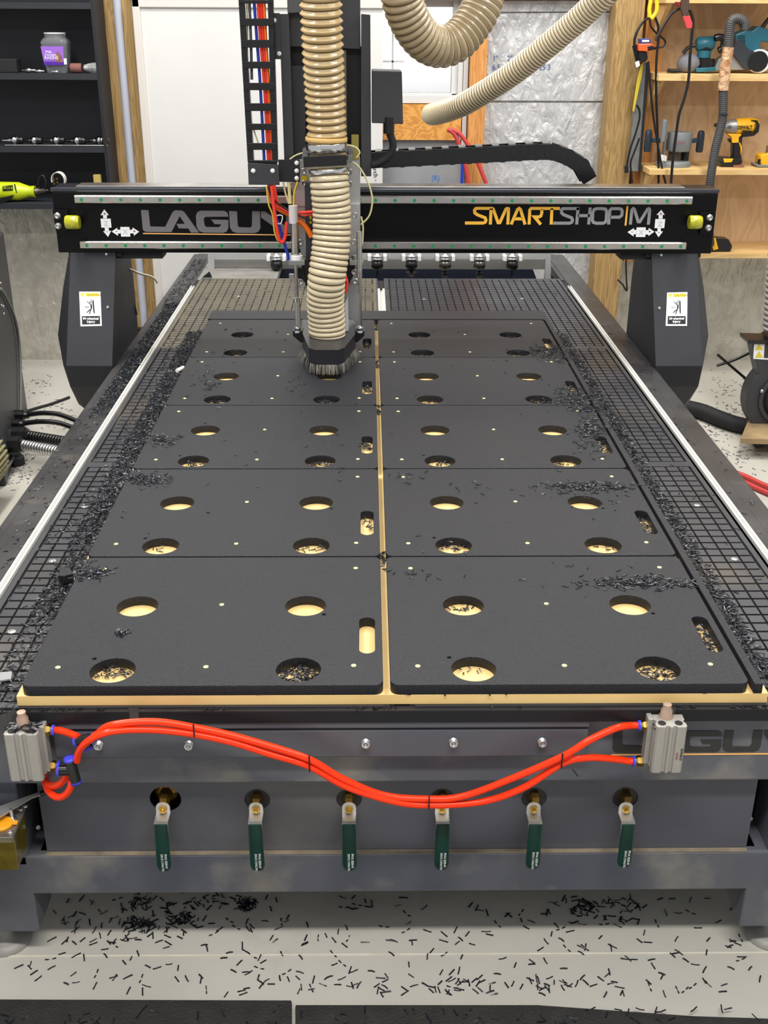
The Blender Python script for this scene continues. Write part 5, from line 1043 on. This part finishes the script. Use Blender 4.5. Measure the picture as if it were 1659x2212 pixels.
# vacuum hose
Yv = 3.5; M_vac = mat('grey_vac_hose', srgb(64, 64, 64), .5)
vh = corr(R8([(1400, 330), (1385, 250), (1310, 210), (1245, 250), (1222, 400), (1215, 540)], Yv), .0205, .0075, .0022, M_vac, None, 20, 'vacuum_hose', None, ((0, 0), (.25, .8), (.5, 1), (.75, .8))); tag(vh, 'grey corrugated vacuum hose hooked over the belt sander, tan tape', 'hose')
corr(R8([(1155, 1010), (1152, 1300), (1112, 1500), (1062, 1700), (1012, 2030)], Yv)+[P(1533, 430, 1, 3.52), P(1531, 480, 1, 3.56), P(1534, 528, 1, 3.64)], .0195, .0085, .0022, M_vac, None, 20, 'hose_lower', vh, ((0, 0), (.25, .8), (.5, 1), (.75, .8)))
m = MB(); m.tube(spline(R8([(1215, 530), (1190, 700), (1170, 850), (1155, 1015)], Yv), .01), .023, 16); m.obj('tape_wrap', mat('tan_packing_tape', srgb(168, 120, 80), .15, c2=srgb(216, 180, 144), nscale=45, nmix=.3, bump=.8, bscale=70), vh)
m = MB(); m.tube(R8([(1108, 1285), (1215, 1285)], Yv-.022), .003, 6); m.obj('hose_tie', M_matte, vh)
# battery on the lower shelf
bt2 = thing('battery_pack', 'black and yellow battery pack beside the right end of the gantry', 'battery', P(1562, 545, 1, 3.68))
def prt(name, pts, Y, t, mt, par, bv=.002): m = MB(); m.prism(PP(pts, 1, Y), (0, t, 0)); return m.obj(name, mt, par, bv)
prt('body', [(1541, 522), (1548, 517), (1574, 519), (1582, 534), (1578, 545), (1536, 546)], 3.66, .07, M_fit, bt2, .003); prt('trim', [(1535, 518), (1546, 517), (1552, 540), (1541, 543)], 3.655, .02, M_dw, bt2)
rest(bt2, zC)
# hanging cords and clamps by the post
Yc = 3.72
def cord(pts, r, label, mt=M_fit, Y=Yc, nm='extension_cord', cat='cord'): return tag(wire(nm, R8(pts, Y), r, mt, None, .012), label, cat)
cord([(330, 195), (260, 240), (195, 340), (160, 440), (158, 510)], .0055, 'black cord arching left from the yellow hook')
m = MB(); m.tube(R8([(165, 505), (205, 680)], Yc), .014, 12); m.obj('plug', M_fit, bpy.data.objects[[o.name for o in bpy.data.objects if o.name.startswith('extension_cord')][-1]])
cord([(390, 195), (425, 300), (425, 450), (405, 700), (402, 1000), (412, 1300), (425, 1700), (430, 2060)], .0055, 'long black cord hanging straight beside the timber post', Y=3.66)
cord([(670, 95), (590, 140), (520, 230), (450, 350), (400, 460)], .006, 'black cord running down left from the red tagged clamp', Y=3.60)
cord([(780, 110), (815, 220), (808, 340), (785, 600), (765, 900), (720, 1100), (660, 1290), (620, 1560), (585, 1850), (570, 2060)], .0062, 'long black cord hanging in front of the router base', Y=3.56)
cord([(315, 690), (335, 950), (370, 1300), (425, 1650), (470, 1900), (510, 2060)], .005, 'paired black cord crossing to the router base', Y=3.64)
cord([(330, 215), (345, 300), (420, 385), (490, 440), (505, 490), (470, 530), (400, 530)], .0042, 'thin black cord looping right to the orange clamp')
cord([(180, 1180), (212, 1230), (215, 1330), (170, 1500), (110, 1680), (72, 1860)], .0045, 'thin black cord ending in a plug near the post foot', Y=3.66)
m = MB(); m.prism(R8([(48, 1870), (90, 1860), (95, 1940), (50, 1945)], 3.66), (0, .02, 0)); m.obj('plug', M_fit, bpy.data.objects['extension_cord.006'] if 'extension_cord.006' in bpy.data.objects else None)
cord([(215, 1550), (160, 1700), (115, 1830), (125, 1950), (135, 2060)], .0045, 'thin black cord trailing below the grey straps', Y=3.66)
m = MB(); m.tube(spline(R8([(355, -40), (325, 110), (335, 190)], 3.68), .01), .009, 12); hk = m.obj('utility_hook', mat('yellow_vinyl', srgb(226, 196, 40), .35)); tag(hk, 'yellow coated hook holding the cords at the post top', 'hook')
m = MB(); m.tube(spline(R8([(405, -40), (412, 100), (390, 160), (350, 215)], 3.66), .01), .009, 12); m.obj('hook_prong', mat('yellow_vinyl_b', srgb(226, 196, 40), .35), hk)
ocl = thing('cable_reel_clamp', 'orange and black clamp with blue label hanging by the post', 'clamp', R8([(290, 520)], 3.7)[0])
part8('clamp_body', [[(205, 492), (345, 488), (400, 520), (385, 560), (300, 580), (208, 575)]], 3.68, .04, mat('orange_plastic', srgb(238, 94, 40), .4), ocl, .004); part8('blue_label', [[(215, 435), (340, 432), (345, 488), (215, 490)]], 3.69, .03, mat('navy_label', srgb(40, 50, 120), .4), ocl); part8('label_patch', [[(245, 450), (325, 448), (325, 470), (245, 472)]], 3.688, .003, M_white, ocl, 0)
part8('clamp_jaw', [[(215, 575), (300, 580), (310, 660), (280, 700), (230, 690), (212, 640)]], 3.69, .03, M_fit, ocl, .004); part8('clamp_knob', [[(310, 520), (350, 510), (395, 530), (440, 525), (440, 545), (380, 560), (320, 570)]], 3.67, .02, M_fit, ocl); part8('paper_tag', [[(165, 700), (205, 680), (222, 735), (180, 760)]], 3.66, .001, M_white, ocl, 0)
gs = thing('folded_strap', 'grey and yellow folded tarp strap hanging beside the timber post', 'strap', R8([(200, 1500)], 3.74)[0])
part8('grey_band', [[(262, 700), (300, 705), (275, 1300), (215, 1930), (90, 1920), (150, 1250)]], 3.75, .02, mat('grey_webbing', srgb(122, 124, 122), .8, c2=srgb(96, 98, 98), nscale=20), gs); part8('dark_fold', [[(300, 700), (330, 720), (275, 1350), (230, 1930), (205, 1930), (255, 1300)]], 3.74, .02, M_matte, gs); part8('yellow_band', [[(238, 720), (265, 700), (240, 870), (155, 1260), (138, 1250), (190, 900)]], 3.735, .01, mat('yellow_webbing', srgb(200, 180, 50), .7), gs)
rc = thing('locking_clamp', 'steel clamp with red tag hanging in front of the top shelf', 'clamp', R8([(740, 150)], 3.55)[0])
part8('jaw', [[(690, -60), (780, -60), (775, 100), (750, 185), (705, 185), (682, 100)]], 3.56, .02, mat('rusty_steel', srgb(96, 78, 66), .35, .6), rc, .003); part8('red_tag', [[(703, 182), (782, 180), (826, 300), (818, 318), (748, 318)]], 3.555, .004, mat('red_vinyl', srgb(206, 62, 68), .4), rc, .001); part8('red_grip', [[(622, 20), (688, 20), (685, 75), (640, 65)]], 3.57, .02, mat('dark_red_grip', srgb(120, 20, 24), .4), rc)
# red and blue hoses coming through the wall
zh = lambda p: zoomed(780, 270, .3255, p)
M_rh = mat('red_rubber_hose', srgb(190, 62, 60), .45)
for pts, mt, r, lb in (([(575, 30), (610, 50), (640, 100), (665, 180), (692, 270), (715, 400)], M_rh, .010, 'left red hose curving down from the wall below the window'), ([(600, 30), (650, 55), (695, 110), (745, 190), (785, 275), (835, 400)], M_rh, .010, 'right red hose curving down across the orange stud'), ([(590, 34), (630, 70), (652, 130), (668, 200), (673, 280), (668, 400)], M_bc, .008, 'blue hose between the two red wall hoses')):
    tag(wire('air_hose', [P(x, y, 1, 3.80) for x, y in zh(pts)], r, mt, None, .012), lb, 'hose')
# ================================================================== blower on the right
bl = thing('blower', 'black scroll blower on a wooden trolley at the right edge', 'blower', FP(1640, 985))
BYp = 2.75
def bp(x, y, Y=BYp): return P(x, y, 1, Y)
pc = bp(1697, 862); rad = (bp(1613, 862)-pc).length
m = MB(); pts = [pc+V((rad*cos(a)*1.0, 0, rad*sin(a)*1.05)) for a in [pi*.5+pi*k/28*1.0 for k in range(8, 49)]]
tl = bp(1625, 742); pts = [V((pc.x+rad*.9, BYp, tl.z)), tl]+pts
m.prism(pts, (0, .085, 0)); m.obj('scroll_housing', M_box, bl, .004)
q = [bp(1613, 732), bp(1790, 738), bp(1790, 746), bp(1614, 741)]; m = MB(); m.prism([p+V((0, -.015, 0)) for p in q], (0, .11, 0)); m.obj('outlet_flange', M_fit, bl, .002)
m = MB(); a = bp(1697, 722, BYp+.04); m.lathe(a+V((0, 0, -.03)), (0, 0, 1), [(0, .12), (.03, .09), (.05, .09)], 4, False); m.obj('outlet_hood', M_fit, bl, .002)
m = MB(); m.lathe(pc+V((0, 0, 0)), (0, -1, 0), [(0, rad*.70), (.012, rad*.70), (.013, rad*.67), (.013, rad*.60), (.004, rad*.58), (.004, .001)], 40); m.obj('inlet_plate', M_box, bl)
m = MB(); m.lathe(pc+V((0, -.006, 0)), (0, -1, 0), [(0, rad*.56), (.02, rad*.5), (.021, rad*.3), (.022, .001)], 30); m.obj('inlet_hub', M_matte, bl)
p = bp(1644, 843); m = MB(); m.lathe(p+V((0, -.013, 0)), (0, -1, 0), [(0, .008), (.004, .006), (.0045, .0002)], 12); m.obj('bolt', M_zinc, bl)
m = MB(); m.prism([bp(1629, 741, BYp-.001), bp(1700, 744, BYp-.001), bp(1700, 780, BYp-.001), bp(1627, 775, BYp-.001)], (0, -.001, 0)); stk = m.obj('warning_label', M_white, bl)
m = MB(); m.prism([bp(1652, 744, BYp-.003), bp(1720, 746, BYp-.003), bp(1720, 775, BYp-.003), bp(1650, 773, BYp-.003)], (0, -.0005, 0)); m.obj('data_plate', mat('dark_plate', srgb(60, 54, 52), .5), stk)
M_wy = mat('warning_yellow', srgb(220, 204, 50), .5)
for y0_ in (743, 759):
    m = MB(); m.prism([bp(1640, y0_, BYp-.003), bp(1648, y0_+13, BYp-.003), bp(1631, y0_+13, BYp-.003)], (0, -.0005, 0)); m.obj('warning_triangle', M_wy, stk)
# corrugated duct above the blower
tag(corr([P(x, y, 1, BYp+.04) for x, y in ((1694, 712), (1697, 680), (1703, 610), (1710, 540), (1718, 470), (1725, 400), (1735, 250), (1740, 100))], .088, .022, .008, mat('silver_duct', srgb(176, 174, 170), .35, .3), mat('duct_wire', srgb(90, 88, 84), .5), 40, 'duct_hose'), 'translucent grey corrugated duct above the blower, right edge', 'hose')
wb_ = thing('wooden_trolley', 'scuffed wooden base board on casters under the blower', 'trolley', FP(1640, 985))
zb0 = FZ+.085
q = [P(1600, 947, 2, zb0), P(1880, 955, 2, zb0), P(1870, 880, 2, zb0), P(1628, 878, 2, zb0)]; m = MB(); m.prism([V((p.x, p.y, zb0)) for p in q], (0, 0, -.022)); m.obj('base_board', mat('scuffed_wood', srgb(176, 150, 108), .7, c2=srgb(110, 92, 68), nscale=9, nmix=.6), wb_, .001)
m = MB(); p = q[0].lerp(q[3], .35); m.cyl(V((p.x+.06, p.y-.02, FZ+.028)), V((p.x+.06, p.y+.02, FZ+.028)), .028, n=20); m.obj('caster_wheel', mat('caster_grey', srgb(70, 70, 62), .5), wb_)
m = MB(); m.box(p.x+.03, p.x+.09, p.y-.03, p.y+.03, FZ+.045, zb0-.022); m.obj('caster_fork', M_zinc, wb_)
m = MB(); m.box(pc.x-.05, pc.x+.2, BYp+.005, BYp+.08, zb0+.0, pc.z-rad*.9); m.obj('pedestal', M_box, bl)
tag(corr([P(x, y, 2, FZ+.036) for x, y in ((1440, 872), (1508, 886), (1550, 902), (1590, 916), (1640, 925))], .034, .010, .004, M_matte, None, 24, 'floor_hose', None, ((0, 0), (.25, .8), (.5, 1), (.75, .8))), 'black corrugated hose on the floor from table to blower', 'hose')
for pts, lb in (([(1585, 1020), (1612, 1030), (1660, 1052), (1800, 1105), (2000, 1180), (2150, 1290)], 'upper of two red air hoses lying at the right edge'), ([(1590, 1033), (1625, 1050), (1665, 1068), (1800, 1125), (1980, 1200), (2130, 1310)], 'lower of two red air hoses lying at the right edge')):
    tag(wire('air_hose', [P(x, y, 2, FZ+.011) for x, y in pts], .0105, M_rh, None, .02), lb, 'hose')
for pts, lb in (([(1548, 790), (1590, 776), (1640, 752)], 'black cable running up from right gantry leg to the blower'), ([(1550, 766), (1585, 796), (1630, 834)], 'black cable sloping down from the right gantry leg to the blower')):
    tag(wire('black_cable', [P(x, y, 1, 3.0) for x, y in pts], .006, M_fit, None, .02), lb, 'cable')
tag(wire('thin_cable', [P(x, y, 1, 3.6) for x, y in ((1352, 540), (1353, 600), (1354, 628), (1345, 615), (1334, 604))], .004, M_fit, None), 'thin black cable hanging against the foil wall right of the post', 'cable')
# ================================================================== black plastic shavings
CR = random.Random(11)
def chip(m, p, L, w, ang, tilt, bend, t=.0009, roll=0):
    d = V((cos(ang)*cos(tilt), sin(ang)*cos(tilt), sin(tilt))); s_ = V((-sin(ang), cos(ang), 0)); s_ = (s_+V((0, 0, roll))).normalized(); u = d.cross(s_)
    a = p-d*L/2; b = p+d*L/2; c = p+u*(-bend*L)
    n = len(m.v); vs = []
    for q in (a, c, b): vs += [q-s_*w/2-u*t/2, q+s_*w/2-u*t/2, q+s_*w/2+u*t/2, q-s_*w/2+u*t/2]
    m.v += [tuple(x) for x in vs]
    for k in (0, 4):
        for i in range(4): m.f.append([n+k+i, n+k+(i+1) % 4, n+k+4+(i+1) % 4, n+k+4+i]); m.sm.append(False)
    m.f.append([n, n+3, n+2, n+1]); m.sm.append(False); m.f.append([n+8, n+9, n+10, n+11]); m.sm.append(False)
def drop(m, x, y, z, h=0, L=None, flat=.15, w=None):
    L = L or CR.uniform(.008, .014); w = w or CR.uniform(.0014, .0024)
    chip(m, V((x, y, z+.0012+h)), L, w, CR.uniform(0, 2*pi), CR.uniform(-flat, flat) if h < .001 else CR.uniform(-.32, .32), CR.uniform(-.12, .12), roll=CR.uniform(-.6, .6))
def stuff(name, m, label): return tag(m.obj(name, M_chip, fix=False), label, 'plastic shavings', None, 'stuff')
def band(m, n, x0, x1, y0, y1, z, hmax, edge='lo', dens=lambda y: 1):
    k = 0
    while k < n:
        y = CR.uniform(y0, y1)
        if CR.random() > dens(y): continue
        t = CR.random()**1.3; x = (x0+(x1-x0)*t) if edge == 'lo' else (x1-(x1-x0)*t)
        drop(m, x, y, z, hmax*(1-t)*CR.random()); k += 1
# left of the panels
m = MB(); band(m, 4200, -.608, -.668, -.01, 2.32, -.038, .013, 'lo', lambda y: .25 if y < .28 else (.75+.25*sin(y*9)))
band(m, 500, -.608, -.70, .6, 2.3, -.038, .003, 'lo'); stuff('plastic_shavings', m, 'thick ridge of black shavings along the left edge of the panels')
m = MB(); band(m, 2600, .633, .672, .0, 2.3, -.038, .011, 'lo', lambda y: .5+.5*sin(y*6)**2); stuff('plastic_shavings', m, 'ridge of black shavings along the right edge of the tan board')
# left ledge
m = MB(); band(m, 2900, -.760, -.815, 1.42, 2.75, -.0405, .016, 'lo', lambda y: min(1, (y-1.3)*2)); band(m, 420, -.765, -.83, 2.7, 3.6, -.0405, .006, 'lo'); band(m, 120, -.76, -.84, .4, 1.5, -.0405, 0, 'lo')
stuff('plastic_shavings', m, 'heap of curled black shavings on the left side ledge of the table')
m = MB(); band(m, 45, .815, .88, .3, 2.6, -.0405, 0); band(m, 60, .68, .79, .1, 3.0, -.038, 0); band(m, 90, -.73, -.66, .1, 3.0, -.038, 0); band(m, 50, -.6, .6, 2.5, 3.1, -.038, 0); stuff('plastic_shavings', m, 'scattered single black shavings on the grid tiles and right ledge')
# on top of the panels
def blob(m, n, cx, cy, sx, sy, z=0, hm=.0022, L=None):
    for _ in range(n):
        x = cx+CR.gauss(0, sx*.5); y = cy+CR.gauss(0, sy*.5); p = P(x, y, 2, z)
        rr = 1-min(1, (abs(x-cx)/sx+abs(y-cy)/sy)/1.2); drop(m, p.x, p.y, z, hm*rr*CR.random(), L)
m = MB()
for a in ((130, 195, 1238, 38, 14), (10, 180, 1225, 40, 20), (150, 305, 1034, 50, 12), (40, 335, 1040, 45, 10), (90, 350, 950, 38, 13), (25, 455, 835, 18, 14), (18, 450, 810, 40, 30), (34, 265, 1367, 12, 7)): blob(m, *a)
stuff('plastic_shavings', m, 'small piles of black shavings on the left column of panels')
m = MB()
for a in ((210, 1400, 1258, 115, 13), (60, 1330, 1262, 170, 18), (14, 1250, 1240, 250, 30), (230, 1285, 1052, 85, 10), (40, 1220, 1055, 90, 14), (20, 1270, 1075, 100, 25), (200, 1278, 925, 32, 22), (45, 1275, 960, 45, 30), (230, 1243, 858, 45, 20), (90, 1268, 885, 35, 8), (30, 1195, 868, 40, 8), (160, 1180, 756, 45, 13), (70, 1215, 775, 45, 8), (12, 900, 1240, 60, 12), (16, 880, 1030, 50, 18), (8, 1010, 1050, 60, 14)): blob(m, *a)
stuff('plastic_shavings', m, 'piles and streaks of black shavings on the right column of panels')
m = MB()
for _ in range(60):
    x = CR.uniform(-.58, .58); y = CR.uniform(.35, 2.3); drop(m, x, y, 0, 0)
for a in ((8, 700, 985, 160, 70), (8, 640, 830, 30, 20), (10, 520, 720, 60, 40)): blob(m, *a)
stuff('plastic_shavings', m, 'loose single black shavings dotted over the panel tops')
# inside the holes and slots
def inhole(m, n, x, y, r, half=0, h=.006):
    for _ in range(n):
        a = CR.uniform(0, 2*pi); q = r*sqrt(CR.random())*.88; px_, py_ = x+q*cos(a), y+q*sin(a)
        if half and (py_-y) < half*r*CR.random(): continue
        drop(m, px_, py_, -.0190, h*CR.random())
m = MB()
HX = (-.4555, -.146); OX = .601
for n, ci, ox, row, yy, half in ((90, 0, 0, 0, .0475, 0.1), (170, 1, 0, 0, .0475, 0), (22, 0, OX, 0, .0475, .4), (100, 1, OX, 0, .0475, 0), (60, 0, OX, 0, .2655, .7), (30, 0, 0, 1, .0475, .6), (60, 1, 0, 1, .0475, .4), (70, 0, OX, 1, .0475, .3), (40, 1, OX, 1, .0475, .5), (70, 0, 0, 2, .0475, .2), (110, 1, 0, 2, .0475, .1), (60, 0, OX, 2, .0475, .3), (60, 1, OX, 2, .0475, .2), (160, 1, 0, 3, .0475, 0), (150, 0, 0, 3, .0475, 0), (60, 0, OX, 3, .0475, .3), (170, 1, OX, 3, .0475, 0), (120, 0, 0, 4, .0475, 0), (120, 1, OX, 4, .0475, 0), (100, 0, OX, 4, .0475, 0), (110, 0, 0, 4, .2655, 0), (110, 0, OX, 4, .2655, 0), (110, 1, OX, 4, .2655, 0)):
    inhole(m, n, HX[ci]+ox, row*PITCH_Y+yy, .0382, half)
for row, n, lo in ((0, 110, .1), (1, 80, .13), (2, 90, .1), (3, 90, .1)):
    for _ in range(n): drop(m, .5685+CR.uniform(-.012, .012), row*PITCH_Y+CR.uniform(lo, .215), -.0190, .006*CR.random())
for row, n in ((1, 14), (2, 40), (3, 45), (4, 60)):
    for _ in range(n): drop(m, -.0325+CR.uniform(-.012, .012), row*PITCH_Y+CR.uniform(.16, .215), -.0190, .007*CR.random())
for y in (.47, 1.41, 1.85, 2.3):
    for _ in range(26): drop(m, CR.uniform(-.004, .004), y+CR.uniform(-.03, .05), -.0190, .004*CR.random())
stuff('plastic_shavings', m, 'black shavings caught inside the round holes and slots')
m = MB()
for cx, n in ((120, 8), (190, 12), (480, 5), (800, 16), (1110, 3), (1480, 10), (1590, 14), (1640, 14), (30, 30)):
    for _ in range(n): p = P(cx+CR.gauss(0, 22), 1528, 2, -.0425); drop(m, p.x, CR.uniform(-.010, -.003), -.0415, .001)
for _ in range(7): p = P(CR.uniform(100, 1600), 1505, 2, -.019); drop(m, p.x, -.0+.0, -.019, 0)
for c_ in (pX(43, 1580), pX(1451, 1570)):
    for _ in range(42): drop(m, c_+CR.uniform(-.024, .024), CR.uniform(-.046, -.018), P(50, 1588, 1, -.05).z, .004*CR.random())
stuff('plastic_shavings', m, 'black shavings caught on the front lip and air cylinders')
# floor, away from the camera
m = MB()
def floorblob(n, cx, cy, sx, sy, L=.018): 
    for _ in range(n): p = P(cx+CR.gauss(0, sx*.5), cy+CR.gauss(0, sy*.5), 2, FZ); drop(m, p.x, p.y, FZ, 0, CR.uniform(.6, 1.2)*L, w=CR.uniform(.0016, .0026))
floorblob(90, 40, 1010, 60, 50); floorblob(50, 130, 900, 50, 40); floorblob(30, 85, 825, 40, 30); floorblob(120, 1520, 920, 90, 40); floorblob(60, 1580, 880, 50, 40); floorblob(50, 1600, 990, 60, 40); floorblob(25, 1570, 830, 50, 30)
stuff('plastic_shavings', m, 'black shavings strewn over the floor beside and behind the table')
m = MB()
for _ in range(150):
    p = P(CR.uniform(40, 1650), 1938+215*CR.random(), 2, FZ); drop(m, p.x, p.y, FZ, 0, CR.uniform(.012, .019), w=CR.uniform(.0018, .0028))
for _ in range(70):
    p = P(CR.gauss(950, 260), CR.uniform(2105, 2150), 2, FZ); drop(m, p.x, p.y, FZ, 0, CR.uniform(.012, .017), w=CR.uniform(.0018, .0026))
floorblob(60, 300, 1995, 38, 14, .013); floorblob(45, 390, 1990, 30, 18, .013); floorblob(45, 530, 1958, 28, 14, .013); floorblob(25, 470, 1945, 60, 20, .013); floorblob(25, 300, 1945, 40, 20, .013); floorblob(25, 1260, 1962, 50, 18, .014); floorblob(25, 1330, 1955, 60, 18, .014)
stuff('plastic_shavings', m, 'clumps and strays of black shavings on the concrete below the valves')
# shavings in front of the machine, one by one
variants = []
for k in range(6):
    m = MB(); chip(m, V((0, 0, .0012)), .0135+.0022*(k % 4), .0024, 0, 0, (-.10, -.04, .05, .12, 0, .08)[k], .0009, (.2, -.3, .4, 0, -.2, .3)[k]); o = m.obj('plastic_shaving', M_chip, None, fix=False); variants.append(o)
flist = []
while len(flist) < 235:
    x = CR.uniform(60, 1640); y = 1936+214*CR.random()**.9
    if CR.random() < .25: x = CR.gauss(330, 120); y = CR.uniform(1938, 2040)
    elif CR.random() < .2: x = CR.gauss(1280, 130); y = CR.uniform(1938, 2000)
    if 0 < x < 1659 and y < 2148+max(0, (x-1100)*.06): flist.append((x, y, FZ))
for _ in range(65): flist.append((CR.uniform(0, 1650), CR.uniform(2178, 2215), FZ+.012))
for i, (x, y, z) in enumerate(flist[:300]):
    v = variants[i % 6]; o = v if i < 6 else v.copy()
    if i >= 6: COL.objects.link(o)
    p = P(x, y, 2, z); o.location = (p.x, p.y, z+.0002); o.rotation_euler = (0, 0, CR.uniform(0, 2*pi))
    if z == FZ: tag(o, 'thin black plastic shaving lying on the concrete just in front of the machine', 'plastic shaving', 'single shavings on the concrete in front')
    else: tag(o, 'thin black plastic shaving lying on a rubber mat in the foreground', 'plastic shaving', 'single shavings on the rubber mats')
